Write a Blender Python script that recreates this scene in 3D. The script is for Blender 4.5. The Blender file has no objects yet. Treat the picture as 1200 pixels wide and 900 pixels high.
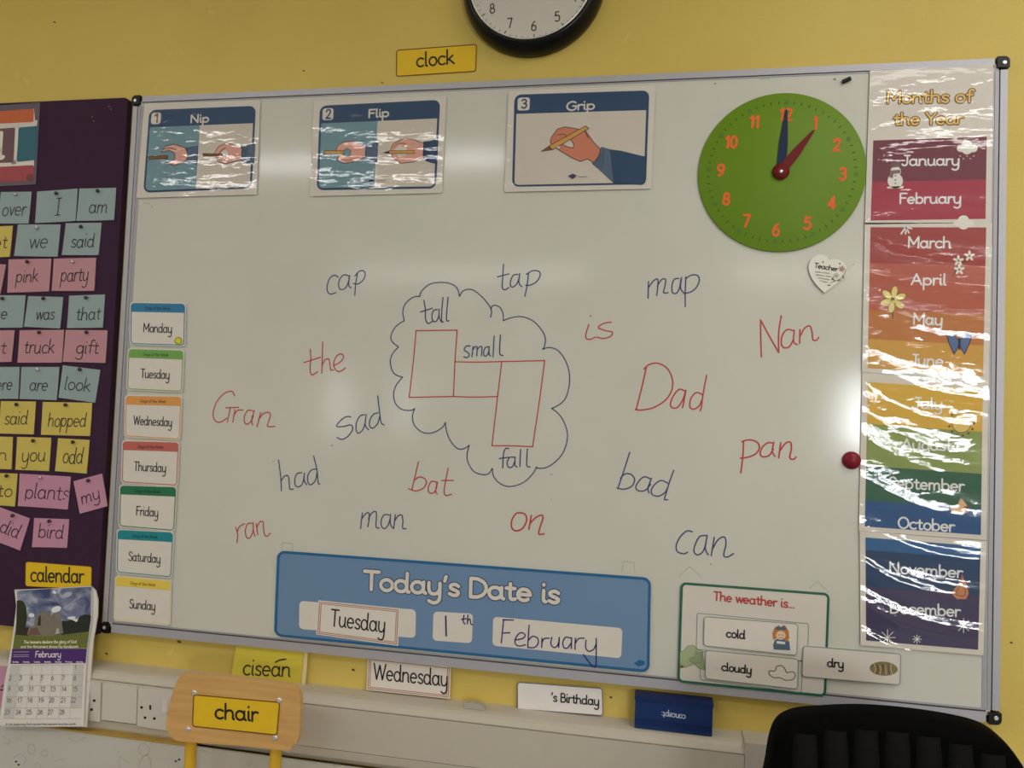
import bpy, math, random
from mathutils import Vector, Matrix
from mathutils.geometry import delaunay_2d_cdt
random.seed(4)
SC = bpy.context.scene
COL = SC.collection

# ------------------------------------------------------------ camera
CAM = Vector((0.2897, -1.5412, 1.4624))
FW = Vector((-0.18743, 0.98146, 0.03996)).normalized()
RT = Vector((0.98181, 0.18594, 0.03837)).normalized()
UP = RT.cross(FW).normalized(); RT = FW.cross(UP).normalized()
FPX = 900.0
cam = bpy.data.cameras.new('camera'); cam.sensor_width = 36; cam.lens = 36 * FPX / 1200; cam.clip_start = .05
camo = bpy.data.objects.new('camera', cam); COL.objects.link(camo)
m = Matrix((RT, UP, -FW)).transposed().to_4x4(); m.translation = CAM
camo.matrix_world = m
SC.camera = camo

# ------------------------------------------------------------ world, light, exposure
SC.view_settings.view_transform = 'Standard'; SC.view_settings.look = 'None'
SC.view_settings.exposure = 0.93; SC.view_settings.gamma = 1.0
w = bpy.data.worlds.new('world'); SC.world = w; w.use_nodes = True
w.node_tree.nodes['Background'].inputs[0].default_value = (.75, .85, 1, 1)
w.node_tree.nodes['Background'].inputs[1].default_value = 1.0
ZC = 2.75                                   # ceiling height
def area(name, loc, sx, sy, rad, col, rot=(0, 0, 0), spread=180):
    l = bpy.data.lights.new(name, 'AREA'); l.shape = 'RECTANGLE'; l.size = sx; l.size_y = sy
    l.energy = rad * math.pi * sx * sy; l.color = col; l.spread = math.radians(spread)
    o = bpy.data.objects.new(name, l); COL.objects.link(o); o.location = loc; o.rotation_euler = rot
    return o
WARM = (1, .970, .945)
# fluorescent battens under the ceiling, running along x
for (x0, x1, y, r) in ((-2.3, -.45, -2.05, 8), (1.15, 2.5, -1.80, 8), (-2.5, -.3, -5.0, 10), (.9, 2.9, -5.0, 10)):
    area('batten_lamp', ((x0 + x1) / 2, y, ZC - .06), x1 - x0, .14, r, WARM)
for (x, y, r) in ((-1.3, -.98, .8), (1.3, -.98, 2.6), (-3.6, -1.9, 4.0), (2.85, -3.2, 3.0)):  # added fill lights, clear of the board's reflections, to brighten the wall
    area('added_fill_light', (x, y, ZC - .04), 1.2 if y > -1.5 else .6, .5 if y > -1.5 else 1.2, r, WARM)
# daylight through the back windows
area('daylight_window', (2.60, -6.32, 1.58), 1.16, .64, 20, (.93, .97, 1), (math.radians(90), 0, 0))
area('daylight_small_window', (-3.1, -6.32, 1.50), .30, .7, 2.2, (1, .93, .86), (math.radians(90), 0, 0))
area('daylight_small_window', (-2.35, -6.32, 1.50), .22, .7, 2.2, (1, .93, .86), (math.radians(90), 0, 0))

# ------------------------------------------------------------ materials
GAIN = 1.62
def lin(c):
    c = c / 255.0
    return c / 12.92 if c <= .04045 else ((c + .055) / 1.055) ** 2.4
_m = {}
def mat(rgb, rough=.6, gain=1.0, metal=0.0, spec=.3, noise=None, bump=None, emit=0):
    """rgb = colour as photographed (sRGB); gain undoes the room's overall light level"""
    key = (rgb, rough, gain, metal, spec, noise, bump, emit)
    if key in _m: return _m[key]
    M = bpy.data.materials.new('paint_%d_%d_%d' % rgb); M.use_nodes = True
    nt = M.node_tree; b = nt.nodes['Principled BSDF']
    c = [min(.88, lin(v) * GAIN * gain) for v in rgb]
    b.inputs['Base Color'].default_value = (*c, 1); b.inputs['Roughness'].default_value = rough
    b.inputs['Metallic'].default_value = metal; b.inputs['Specular IOR Level'].default_value = spec
    tc = nt.nodes.new('ShaderNodeNewGeometry')
    sc_, amt = noise if noise else (60.0, .03)
    n = nt.nodes.new('ShaderNodeTexNoise'); n.inputs['Scale'].default_value = sc_; n.inputs['Detail'].default_value = 5
    nt.links.new(tc.outputs['Position'], n.inputs['Vector'])
    mx = nt.nodes.new('ShaderNodeMix'); mx.data_type = 'RGBA'
    mx.inputs['A'].default_value = (*[v * (1 - amt) for v in c], 1)
    mx.inputs['B'].default_value = (*[min(.95, v * (1 + amt)) for v in c], 1)
    nt.links.new(n.outputs['Fac'], mx.inputs['Factor']); nt.links.new(mx.outputs['Result'], b.inputs['Base Color'])
    if bump:
        n2 = nt.nodes.new('ShaderNodeTexNoise'); n2.inputs['Scale'].default_value = bump[0]; n2.inputs['Detail'].default_value = 3
        nt.links.new(tc.outputs['Position'], n2.inputs['Vector'])
        bp = nt.nodes.new('ShaderNodeBump'); bp.inputs['Distance'].default_value = bump[1]; bp.inputs['Strength'].default_value = .6
        nt.links.new(n2.outputs['Fac'], bp.inputs['Height']); nt.links.new(bp.outputs['Normal'], b.inputs['Normal'])
    _m[key] = M
    return M

def film_mat():
    M = bpy.data.materials.new('laminate_film'); M.use_nodes = True
    nt = M.node_tree; nt.nodes.clear()
    out = nt.nodes.new('ShaderNodeOutputMaterial'); mx = nt.nodes.new('ShaderNodeMixShader')
    tr = nt.nodes.new('ShaderNodeBsdfTransparent'); gl = nt.nodes.new('ShaderNodeBsdfGlossy')
    gl.inputs['Roughness'].default_value = .045; fr = nt.nodes.new('ShaderNodeFresnel'); fr.inputs['IOR'].default_value = 1.55
    g = nt.nodes.new('ShaderNodeNewGeometry'); mp = nt.nodes.new('ShaderNodeMapping'); mp.inputs['Scale'].default_value = (.55, 1, 1.6)
    n = nt.nodes.new('ShaderNodeTexNoise'); n.inputs['Scale'].default_value = 26; n.inputs['Detail'].default_value = 2.5
    bp = nt.nodes.new('ShaderNodeBump'); bp.inputs['Distance'].default_value = .0016; bp.inputs['Strength'].default_value = .55
    L = nt.links.new
    L(g.outputs['Position'], mp.inputs['Vector']); L(mp.outputs[0], n.inputs['Vector']); L(n.outputs['Fac'], bp.inputs['Height'])
    L(bp.outputs['Normal'], gl.inputs['Normal'])
    mr = nt.nodes.new('ShaderNodeMapRange'); mr.inputs['To Min'].default_value = 1.55; mr.inputs['To Max'].default_value = 1 / 1.55   # same index from either side of the sheet
    L(g.outputs['Backfacing'], mr.inputs['Value']); L(mr.outputs['Result'], fr.inputs['IOR'])
    L(fr.outputs[0], mx.inputs[0]); L(tr.outputs[0], mx.inputs[1]); L(gl.outputs[0], mx.inputs[2]); L(mx.outputs[0], out.inputs[0])
    return M
FILM = film_mat()

def wood_mat(a, b_, scale=(2, 2, 40)):
    M = bpy.data.materials.new('wood'); M.use_nodes = True; nt = M.node_tree; b = nt.nodes['Principled BSDF']
    b.inputs['Roughness'].default_value = .42
    g = nt.nodes.new('ShaderNodeNewGeometry'); mp = nt.nodes.new('ShaderNodeMapping'); mp.inputs['Scale'].default_value = scale
    n = nt.nodes.new('ShaderNodeTexNoise'); n.inputs['Scale'].default_value = 3; n.inputs['Detail'].default_value = 6
    r = nt.nodes.new('ShaderNodeValToRGB')
    r.color_ramp.elements[0].position = .35; r.color_ramp.elements[1].position = .68
    r.color_ramp.elements[0].color = (*[lin(v) * GAIN for v in a], 1); r.color_ramp.elements[1].color = (*[lin(v) * GAIN for v in b_], 1)
    L = nt.links.new; L(g.outputs['Position'], mp.inputs['Vector']); L(mp.outputs[0], n.inputs['Vector'])
    L(n.outputs['Fac'], r.inputs['Fac']); L(r.outputs['Color'], b.inputs['Base Color'])
    return M

def wall_mat():
    """yellow emulsion with soft mottling, scuffs and a fine roller texture"""
    M = bpy.data.materials.new('yellow_emulsion'); M.use_nodes = True; nt = M.node_tree; b = nt.nodes['Principled BSDF']
    b.inputs['Roughness'].default_value = .5; b.inputs['Specular IOR Level'].default_value = .35
    g = nt.nodes.new('ShaderNodeNewGeometry'); L = nt.links.new
    n = nt.nodes.new('ShaderNodeTexNoise'); n.inputs['Scale'].default_value = 2.2; n.inputs['Detail'].default_value = 6
    r = nt.nodes.new('ShaderNodeValToRGB'); L(g.outputs['Position'], n.inputs['Vector']); L(n.outputs['Fac'], r.inputs['Fac'])
    r.color_ramp.elements[0].position = .3; r.color_ramp.elements[1].position = .7
    r.color_ramp.elements[0].color = (*[lin(v) * GAIN for v in (173, 151, 74)], 1)
    r.color_ramp.elements[1].color = (*[lin(v) * GAIN for v in (181, 161, 84)], 1)
    # pale scuffs, sparse
    n3 = nt.nodes.new('ShaderNodeTexNoise'); n3.inputs['Scale'].default_value = 16; n3.inputs['Detail'].default_value = 8; n3.inputs['Distortion'].default_value = 1.2
    r3 = nt.nodes.new('ShaderNodeValToRGB'); L(g.outputs['Position'], n3.inputs['Vector']); L(n3.outputs['Fac'], r3.inputs['Fac'])
    r3.color_ramp.elements[0].position = .68; r3.color_ramp.elements[0].color = (0, 0, 0, 1)
    r3.color_ramp.elements[1].position = .76; r3.color_ramp.elements[1].color = (.35, .35, .35, 1)
    mx = nt.nodes.new('ShaderNodeMix'); mx.data_type = 'RGBA'
    L(r3.outputs['Color'], mx.inputs['Factor']); L(r.outputs['Color'], mx.inputs['A']); mx.inputs['B'].default_value = (*[lin(v) * GAIN for v in (196, 178, 120)], 1)
    L(mx.outputs['Result'], b.inputs['Base Color'])
    n2 = nt.nodes.new('ShaderNodeTexNoise'); n2.inputs['Scale'].default_value = 240; n2.inputs['Detail'].default_value = 3
    bp = nt.nodes.new('ShaderNodeBump'); bp.inputs['Distance'].default_value = .0012; bp.inputs['Strength'].default_value = .35
    L(g.outputs['Position'], n2.inputs['Vector']); L(n2.outputs['Fac'], bp.inputs['Height']); L(bp.outputs['Normal'], b.inputs['Normal'])
    return M

def board_mat():
    """glossy white enamel with wiped-ink haze"""
    M = bpy.data.materials.new('white_enamel'); M.use_nodes = True; nt = M.node_tree; b = nt.nodes['Principled BSDF']
    b.inputs['Roughness'].default_value = .12; b.inputs['Specular IOR Level'].default_value = .5
    g = nt.nodes.new('ShaderNodeNewGeometry'); L = nt.links.new
    n = nt.nodes.new('ShaderNodeTexNoise'); n.inputs['Scale'].default_value = 3.0; n.inputs['Detail'].default_value = 7; n.inputs['Roughness'].default_value = .6
    r = nt.nodes.new('ShaderNodeValToRGB'); L(g.outputs['Position'], n.inputs['Vector']); L(n.outputs['Fac'], r.inputs['Fac'])
    r.color_ramp.elements[0].position = .3; r.color_ramp.elements[1].position = .7
    r.color_ramp.elements[0].color = (*[lin(v) * GAIN for v in (172, 171, 162)], 1)
    r.color_ramp.elements[1].color = (*[lin(v) * GAIN for v in (177, 176, 167)], 1)
    L(r.outputs['Color'], b.inputs['Base Color'])
    n2 = nt.nodes.new('ShaderNodeTexNoise'); n2.inputs['Scale'].default_value = 9; n2.inputs['Detail'].default_value = 2
    bp = nt.nodes.new('ShaderNodeBump'); bp.inputs['Distance'].default_value = .002; bp.inputs['Strength'].default_value = .12
    L(g.outputs['Position'], n2.inputs['Vector']); L(n2.outputs['Fac'], bp.inputs['Height']); L(bp.outputs['Normal'], b.inputs['Normal'])
    return M

def sky_print_mat():
    """printed photograph of a cloudy sky"""
    M = bpy.data.materials.new('printed_sky'); M.use_nodes = True; nt = M.node_tree; b = nt.nodes['Principled BSDF']
    b.inputs['Roughness'].default_value = .35
    g = nt.nodes.new('ShaderNodeNewGeometry'); mp = nt.nodes.new('ShaderNodeMapping'); mp.inputs['Scale'].default_value = (1, 1, 1.7); mp.inputs['Rotation'].default_value = (0, .5, 0)
    n = nt.nodes.new('ShaderNodeTexNoise'); n.inputs['Scale'].default_value = 19; n.inputs['Detail'].default_value = 6; n.inputs['Distortion'].default_value = .8
    r = nt.nodes.new('ShaderNodeValToRGB'); L = nt.links.new
    L(g.outputs['Position'], mp.inputs['Vector']); L(mp.outputs[0], n.inputs['Vector']); L(n.outputs['Fac'], r.inputs['Fac'])
    e = r.color_ramp.elements; e[0].position = .36; e[0].color = (*[lin(v) * GAIN for v in (45, 56, 92)], 1)
    e[1].position = .52; e[1].color = (*[lin(v) * GAIN for v in (98, 105, 130)], 1)
    k = e.new(.66); k.color = (*[lin(v) * GAIN for v in (165, 168, 176)], 1)
    L(r.outputs['Color'], b.inputs['Base Color'])
    return M

def brushed(rgb, rough=.38):
    return mat(rgb, rough, 1.0, .55, .5, (140.0, .06))

# ------------------------------------------------------------ geometry helpers
class Plane:
    """a real plane in the room; at() finds where a sight line of the survey meets it"""
    def __init__(s, o, n=(0, -1, 0)):
        s.o = Vector(o) if not isinstance(o, (int, float)) else Vector((0, o, 0)); s.n = Vector(n).normalized()
    def at(s, p, layer=0.0):
        d = FW * FPX + RT * (p[0] - 600) - UP * (p[1] - 450)
        k = (s.o - CAM).dot(s.n) / d.dot(s.n)
        return CAM + d * k + s.n * (layer * .0003)
    def scale(s, p):                          # metres per pixel of the survey at that point
        return (s.at(p) - CAM).dot(FW) / FPX
    def off(s, d): return Plane(s.o + s.n * d, s.n)

class Geo:
    def __init__(s): s.v = []; s.f = []; s.m = []; s.mats = []; s.sm = []
    def mi(s, m):
        if m not in s.mats: s.mats.append(m)
        return s.mats.index(m)
    def face(s, pts, m, smooth=False):
        i = len(s.v); s.v += [Vector(p) for p in pts]; s.f.append(tuple(range(i, i + len(pts)))); s.m.append(s.mi(m)); s.sm.append(smooth)
    def poly(s, pl, px, m, layer=1):
        s.face([pl.at(p, layer) for p in px], m)
    def prism(s, pts, n, t, m, mside=None):   # front outline pts, body goes t back along -n
        n = Vector(n); pts = [Vector(p) for p in pts]; bk = [p - n * t for p in pts]
        s.face(pts, m); s.face(bk[::-1], mside or m)
        for a in range(len(pts)):
            b = (a + 1) % len(pts); s.face([pts[b], pts[a], bk[a], bk[b]], mside or m)
    def ring(s, A, B, m):
        for a in range(len(A)):
            b = (a + 1) % len(A); s.face([A[a], A[b], B[b], B[a]], m)
    def box(s, a, b, m):
        x0, y0, z0 = [min(a[i], b[i]) for i in range(3)]; x1, y1, z1 = [max(a[i], b[i]) for i in range(3)]
        s.prism([(x0, y0, z0), (x1, y0, z0), (x1, y0, z1), (x0, y0, z1)], (0, -1, 0), y1 - y0, m)
    def grid(s, rows, m, smooth=True, close=False):
        i0 = len(s.v); k = len(rows[0])
        for r in rows: s.v += [Vector(p) for p in r]
        for a in range(len(rows) - 1):
            for b in range(k if close else k - 1):
                b2 = (b + 1) % k
                s.f.append((i0 + a * k + b, i0 + a * k + b2, i0 + (a + 1) * k + b2, i0 + (a + 1) * k + b)); s.m.append(s.mi(m)); s.sm.append(smooth)
    def tube(s, pts, r, m, n=12, caps=True):
        pts = [Vector(p) for p in pts]; rows = []
        rr = r if isinstance(r, (list, tuple)) else [r] * len(pts)
        for i, p in enumerate(pts):
            t = (pts[min(i + 1, len(pts) - 1)] - pts[max(i - 1, 0)]).normalized()
            a = t.orthogonal() if i == 0 else (a - t * a.dot(t)); a.normalize(); b = t.cross(a)
            rows.append([p + (a * math.cos(2 * math.pi * k / n) + b * math.sin(2 * math.pi * k / n)) * rr[i] for k in range(n)])
        s.grid(rows, m, True, True)
        if caps: s.face(rows[0][::-1], m); s.face(rows[-1], m)
    def lathe(s, c, prof, m, n=64, ax=(0, -1, 0)):   # prof: (radius, distance along ax)
        ax = Vector(ax); u = Vector((1, 0, 0)) if abs(ax.x) < .9 else Vector((0, 1, 0)); v = ax.cross(u).normalized(); u = v.cross(ax)
        rows = [[Vector(c) + ax * h + (u * math.cos(2 * math.pi * k / n) + v * math.sin(2 * math.pi * k / n)) * r for k in range(n)] for r, h in prof]
        s.grid(rows, m, True, True)
    def ribbon(s, pts, wd, n, m):
        """flat pen stroke with round ends lying in the plane of normal n"""
        s.strokes([(pts, wd)], n, m)
    def strokes(s, items, n, m):
        """several strokes in one plane, merged into a single flat patch without overlaps"""
        n = Vector(n).normalized(); o = Vector(items[0][0][0]); a = n.orthogonal().normalized(); b = n.cross(a); polys = []
        def disc(c, h, k=10): polys.append([(c[0] + math.cos(2 * math.pi * i / k) * h, c[1] + math.sin(2 * math.pi * i / k) * h) for i in range(k)])
        K = 1000.0
        for pts, wd in items:
            h = wd / 2 * K; Q = []
            for p in pts:
                d = Vector(p) - o; q = Vector((d.dot(a) * K, d.dot(b) * K))
                if not Q or (q - Q[-1]).length > .02: Q.append(q)
            disc(Q[0], h)
            if len(Q) < 2: continue
            disc(Q[-1], h)
            D = [(Q[i + 1] - Q[i]).normalized() for i in range(len(Q) - 1)]
            for i, d in enumerate(D):
                e = Vector((-d.y, d.x)) * h
                polys.append([tuple(Q[i] - e), tuple(Q[i + 1] - e), tuple(Q[i + 1] + e), tuple(Q[i] + e)])
                if i and d.dot(D[i - 1]) < .995: disc(Q[i], h, 12 if wd > .003 else 8)
        V = []; F = []
        for p in polys:
            F.append(list(range(len(V), len(V) + len(p)))); V += [Vector(q) for q in p]
        v, _, f, _, _, of = delaunay_2d_cdt(V, [], F, 0, 1e-4)
        i0 = len(s.v); s.v += [o + a * (q.x / K) + b * (q.y / K) for q in v]; mi = s.mi(m)
        for fc, src in zip(f, of):
            if src:
                A_, B_, C_ = (v[k] for k in fc[:3])
                ct = (A_ + B_ + C_) / 3       # keep only triangles that truly lie under a stroke piece
                if len(fc) == 3 and not any(all((q[1][0] - q[0][0]) * (ct.y - q[0][1]) - (q[1][1] - q[0][1]) * (ct.x - q[0][0]) > -1e-5 for q in zip(polys[k], polys[k][1:] + polys[k][:1])) for k in src): continue
                if (B_ - A_).cross(C_ - A_) < 0: fc = fc[::-1]
                s.f.append(tuple(i0 + k for k in fc)); s.m.append(mi); s.sm.append(False)

def link(name, geo, parent=None, loc=None):
    org = Vector(parent['_o']) if parent is not None else Vector(loc if loc is not None else (0, 0, 0))
    me = bpy.data.meshes.new(name); me.from_pydata([tuple(v - org) for v in geo.v], [], geo.f)
    for mm in geo.mats: me.materials.append(mm)
    me.polygons.foreach_set('material_index', geo.m); me.polygons.foreach_set('use_smooth', geo.sm); me.update()
    o = bpy.data.objects.new(name, me); COL.objects.link(o)
    if parent is not None: o.parent = parent
    else: o.location = org
    o['_o'] = tuple(org)
    return o
def thing(name, label, cat, loc, group=None):
    o = bpy.data.objects.new(name, None); COL.objects.link(o); o.location = loc; o.empty_display_size = .05
    o['_o'] = tuple(loc); o['label'] = label; o['category'] = cat
    if group: o['group'] = group
    return o
def tag(o, label, cat, group=None):
    o['label'] = label; o['category'] = cat
    if group: o['group'] = group
    return o
def struct(o): o['kind'] = 'structure'; return o

def bil(q, u, v):
    a = (q[0][0] + (q[1][0] - q[0][0]) * u, q[0][1] + (q[1][1] - q[0][1]) * u)
    b = (q[3][0] + (q[2][0] - q[3][0]) * u, q[3][1] + (q[2][1] - q[3][1]) * u)
    return (a[0] + (b[0] - a[0]) * v, a[1] + (b[1] - a[1]) * v)
def qdim(q):
    return (math.dist(q[0], q[1]) + math.dist(q[3], q[2])) / 2, (math.dist(q[0], q[3]) + math.dist(q[1], q[2])) / 2
def sub(q, u0, v0, u1, v1):
    return [bil(q, u0, v0), bil(q, u1, v0), bil(q, u1, v1), bil(q, u0, v1)]
def inset(q, d, e=None):
    w_, h_ = qdim(q); e = d if e is None else e
    return sub(q, d / w_, e / h_, 1 - d / w_, 1 - e / h_)
def rq(q, r, n=5, corners=(1, 1, 1, 1)):      # rounded quad outline, TL TR BR BL
    w_, h_ = qdim(q); ru, rv = r / w_, r / h_; out = []
    for k, (cu, cv, a0) in enumerate(((ru, rv, 180), (1 - ru, rv, 270), (1 - ru, 1 - rv, 0), (ru, 1 - rv, 90))):
        if not corners[k] or r <= 0:
            out.append(bil(q, round(cu), round(cv))); continue
        for i in range(n + 1):
            a = math.radians(a0 + 90 * i / n); out.append(bil(q, cu + ru * math.cos(a), cv + rv * math.sin(a)))
    return out
def mid(q): return bil(q, .5, .5)
def ell(c, rx, ry=None, n=20, a0=0, a1=360, rot=0):
    ry = rx if ry is None else ry; out = []; k = n if a1 - a0 >= 360 else n + 1; R = math.radians(rot)
    for i in range(k):
        a = math.radians(a0 + (a1 - a0) * i / n); x, y = rx * math.cos(a), ry * math.sin(a)
        out.append((c[0] + x * math.cos(R) - y * math.sin(R), c[1] + x * math.sin(R) + y * math.cos(R)))
    return out
def crop(ox, oy, s, pts): return [(ox + x / s, oy + y / s) for x, y in pts]
def P(t): return [tuple(float(a) for a in p.split(',')) for p in t.split()]
def spline(p, n=6):
    if len(p) < 3: return p
    out = []; q = [p[0]] + p + [p[-1]]
    for i in range(1, len(q) - 2):
        a, b, c, d = q[i - 1:i + 3]
        for k in range(n):
            t = k / n
            out.append(tuple(.5 * (2 * b[j] + (c[j] - a[j]) * t + (2 * a[j] - 5 * b[j] + 4 * c[j] - d[j]) * t * t + (3 * b[j] - a[j] - 3 * c[j] + d[j]) * t ** 3) for j in (0, 1)))
    out.append(p[-1]); return out

# ------------------------------------------------------------ single stroke school lettering
GL = {
'a': (1.2, 'o .46,.5 .42,.5; .9,1 .9,.2 1.06,.02'), 'b': (1.12, '.08,1.7 .08,0; o .5,.5 .42,.5'),
'c': (1.0, 'o .52,.5 .46,.5 48,312'), 'd': (1.2, 'o .46,.5 .42,.5; .9,1.7 .9,.2 1.06,.02'),
'e': (1.08, '.06,.52 .88,.52; o .47,.5 .42,.5 2,312'), 'f': (.74, '.78,1.55 .62,1.7 .42,1.62 .33,1.35 .33,0; .05,1 .65,1'),
'g': (1.1, 'o .46,.5 .42,.5; .9,1 .9,-.3 .75,-.7 .4,-.8 .08,-.62'), 'h': (1.12, '.08,1.7 .08,0; .08,.6 .25,.9 .52,1 .76,.88 .84,.6 .84,.15 .97,.02'),
'i': (.42, '.12,1 .12,.18 .27,.02; .12,1.50 .12,1.54'), 'k': (.98, '.08,1.7 .08,0; .72,1 .12,.45; .28,.58 .88,0'),
'l': (.45, '.12,1.7 .12,.18 .29,.02'), 'm': (1.62, '.08,1 .08,0; .08,.6 .22,.9 .42,1 .62,.88 .68,.6 .68,0; .68,.6 .85,.9 1.05,1 1.26,.88 1.32,.6 1.32,.15 1.45,.02'),
'n': (1.12, '.08,1 .08,0; .08,.6 .25,.9 .52,1 .76,.88 .84,.6 .84,.15 .97,.02'), 'o': (1.08, 'o .5,.5 .43,.5'),
'p': (1.12, '.08,1 .08,-.75; o .5,.5 .42,.5'), 'r': (.74, '.08,1 .08,0; .08,.55 .2,.85 .42,1 .64,.93'),
's': (.86, '.7,.85 .48,1 .22,.93 .12,.75 .25,.57 .5,.46 .7,.28 .62,.07 .38,0 .08,.13'), 't': (.78, '.3,1.4 .3,.28 .42,.03 .66,.08; .02,1 .62,1'),
'u': (1.15, '.08,1 .08,.4 .2,.1 .45,0 .72,.14 .86,.5; .86,1 .86,.2 1.02,.02'), 'v': (.9, '.05,1 .4,0; .4,0 .78,1'),
'w': (1.35, '.05,1 .33,0; .33,0 .64,1; .64,1 .95,0; .95,0 1.24,1'), 'y': (1.08, '.08,1 .08,.45 .2,.1 .45,0 .7,.12 .86,.45; .86,1 .86,-.3 .72,-.68 .42,-.8 .1,-.64'),
'z': (.85, '.08,1 .75,1; .75,1 .08,0; .08,0 .78,0'), 'j': (.45, '.2,1 .2,-.5 .05,-.8 -.2,-.75; .2,1.42 .2,1.46'), 'x': (.85, '.08,1 .78,0; .78,1 .08,0'),
'q': (1.1, 'o .46,.5 .42,.5; .9,1 .9,-.7'),
'A': (1.35, '.05,0 .6,1.65; .6,1.65 1.18,0; .25,.55 .97,.55'), 'B': (1.15, '.1,1.65 .1,0; .1,1.65 .6,1.62 .85,1.3 .65,.95 .1,.9; .1,.9 .75,.85 .98,.45 .75,.05 .1,0'),
'D': (1.35, '.1,1.65 .1,0; .1,1.65 .6,1.62 1.05,1.3 1.18,.8 1.0,.3 .6,.02 .1,0'), 'F': (1.05, '.1,1.65 .1,0; .1,1.65 .92,1.65; .1,.9 .78,.9'),
'G': (1.4, '1.15,1.45 .8,1.68 .35,1.5 .08,1.0 .12,.4 .5,0 .95,.05 1.18,.35 1.2,.75; .8,.78 1.25,.78'), 'I': (.7, '.35,1.65 .35,0; .1,1.65 .6,1.65; .1,0 .6,0'),
'J': (.95, '.65,1.65 .65,.4 .5,.05 .2,0 .02,.2; .3,1.65 .95,1.65'), 'M': (1.6, '.1,0 .1,1.65; .1,1.65 .72,.5; .72,.5 1.35,1.65; 1.35,1.65 1.35,0'),
'N': (1.4, '.1,0 .1,1.65; .1,1.65 1.12,0; 1.12,0 1.12,1.65'), 'O': (1.5, 'o .72,.82 .64,.83'),
'S': (1.05, '.88,1.4 .6,1.66 .25,1.55 .12,1.25 .3,.98 .65,.8 .9,.5 .8,.12 .45,-.01 .08,.2'), 'T': (1.2, '.58,1.65 .58,0; .05,1.65 1.12,1.65'),
'W': (1.9, '.05,1.65 .48,0; .48,0 .9,1.5; .9,1.5 1.32,0; 1.32,0 1.75,1.65'), 'Y': (1.2, '.05,1.65 .58,.8; 1.1,1.65 .58,.8; .58,.8 .58,0'),
'0': (1.08, 'o .5,.82 .42,.82'), '1': (.8, '.15,1.3 .46,1.65; .46,1.65 .46,0'), '2': (1.05, '.1,1.25 .22,1.55 .5,1.66 .8,1.5 .85,1.15 .6,.65 .08,0; .08,0 .92,0'),
'3': (1.0, '.1,1.45 .42,1.66 .78,1.5 .8,1.1 .6,.92 .38,.9; .38,.9 .75,.82 .9,.45 .7,.1 .4,0 .08,.2'), '4': (1.05, '.68,0 .68,1.65; .68,1.65 .05,.5; .05,.5 .95,.5'),
'5': (1.0, '.8,1.65 .22,1.65; .22,1.65 .14,.95; .14,.95 .45,1.06 .8,.9 .9,.5 .7,.1 .4,0 .08,.15'), '6': (1.05, '.75,1.62 .4,1.35 .14,.85 .08,.5; o .5,.48 .42,.48'),
'7': (1.0, '.05,1.65 .9,1.65; .9,1.65 .35,0'), '8': (1.05, 'o .5,1.23 .34,.42; o .5,.42 .42,.42'), '9': (1.05, 'o .5,1.17 .42,.48; .92,1.15 .86,.7 .6,.2 .25,0'),
"'": (.4, '.2,1.65 .12,1.25'), '.': (.4, '.15,.03 .15,.06'), ':': (.4, '.15,.03 .15,.06; .15,.8 .15,.83'), ',': (.4, '.2,.05 .1,-.25'), ' ': (.6, ''), '-': (.7, '.1,.6 .6,.6'),
'/': (.8, '.1,0 .6,1.6'), '^': (.3, '-.5,1.3 .05,1.62'),
}
def glyph(ch):
    adv, t = GL[ch]; out = []
    for st in t.split(';'):
        st = st.strip()
        if not st: continue
        if st[0] == 'o':
            q = P(st[1:].strip()); a0, a1 = q[2] if len(q) > 2 else (0, 360)
            out.append([(q[0][0] + q[1][0] * math.cos(math.radians(a0 + (a1 - a0) * k / 20)), q[0][1] + q[1][1] * math.sin(math.radians(a0 + (a1 - a0) * k / 20))) for k in range(21)])
        else:
            q = P(st); out.append(spline(q, 5) if len(q) > 2 else q)
    return adv, out
def text(geo, pl, s, p0, p1, xh, wt, m, layer=2, slant=0.0, sp=0.0, outline=None, wob=0.0):
    """lettering between two baseline ends; xh = x height and wt = weight, both in survey pixels"""
    A, B = pl.at(p0, layer), pl.at(p1, layer); e1 = (B - A); W = e1.length; e1.normalize(); e2 = (e1.cross(-pl.n)).normalized()
    if e2.z < 0 and abs(p1[0] - p0[0]) > 0 and p1[0] > p0[0]: e2 = -e2
    sc = pl.scale(((p0[0] + p1[0]) / 2, (p0[1] + p1[1]) / 2)); H = xh * sc
    tot = sum(GL[c][0] + sp for c in s) - sp - .12; fx = W / tot; st = []; x = 0
    for c in s:
        adv, g = glyph(c); jy = random.uniform(-wob, wob)
        st.append([[(x + a + slant * b * H / fx, b + jy) for a, b in q] for q in g])
        x += adv + sp
    for (ww, mm, dl) in ([(outline[0], outline[1], 0)] if outline else []) + [(wt, m, 1 if outline else 0)]:
        for gs in st:
            if gs: geo.strokes([([A + e1 * (a * fx) + e2 * (b * H) + pl.n * (dl * .0003) for a, b in q], ww * sc) for q in gs], pl.n, mm)
def pen(geo, pl, px, wt, m, layer=2, smooth=True):
    px = spline(px) if smooth else px
    geo.ribbon([pl.at(p, layer) for p in px], wt * pl.scale(px[0]), pl.n, m)
def ringq(geo, pl, q, r, w_, m, layer=2, corners=(1, 1, 1, 1)):
    a = [pl.at(p, layer) for p in rq(q, r, 5, corners)]; b = [pl.at(p, layer) for p in rq(inset(q, w_), max(r - w_, .3), 5, corners)]
    geo.ring(a, b, m)
def panel(geo, pl, q, r, m, layer=1, corners=(1, 1, 1, 1)):
    geo.poly(pl, rq(q, r, 5, corners), m, layer)
def sheetgeo(pl, q, r, m, t=.0006, corners=(1, 1, 1, 1)):
    g = Geo(); g.prism([pl.at(p) for p in rq(q, r, 5, corners)], pl.n, t, m); return g
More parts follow.
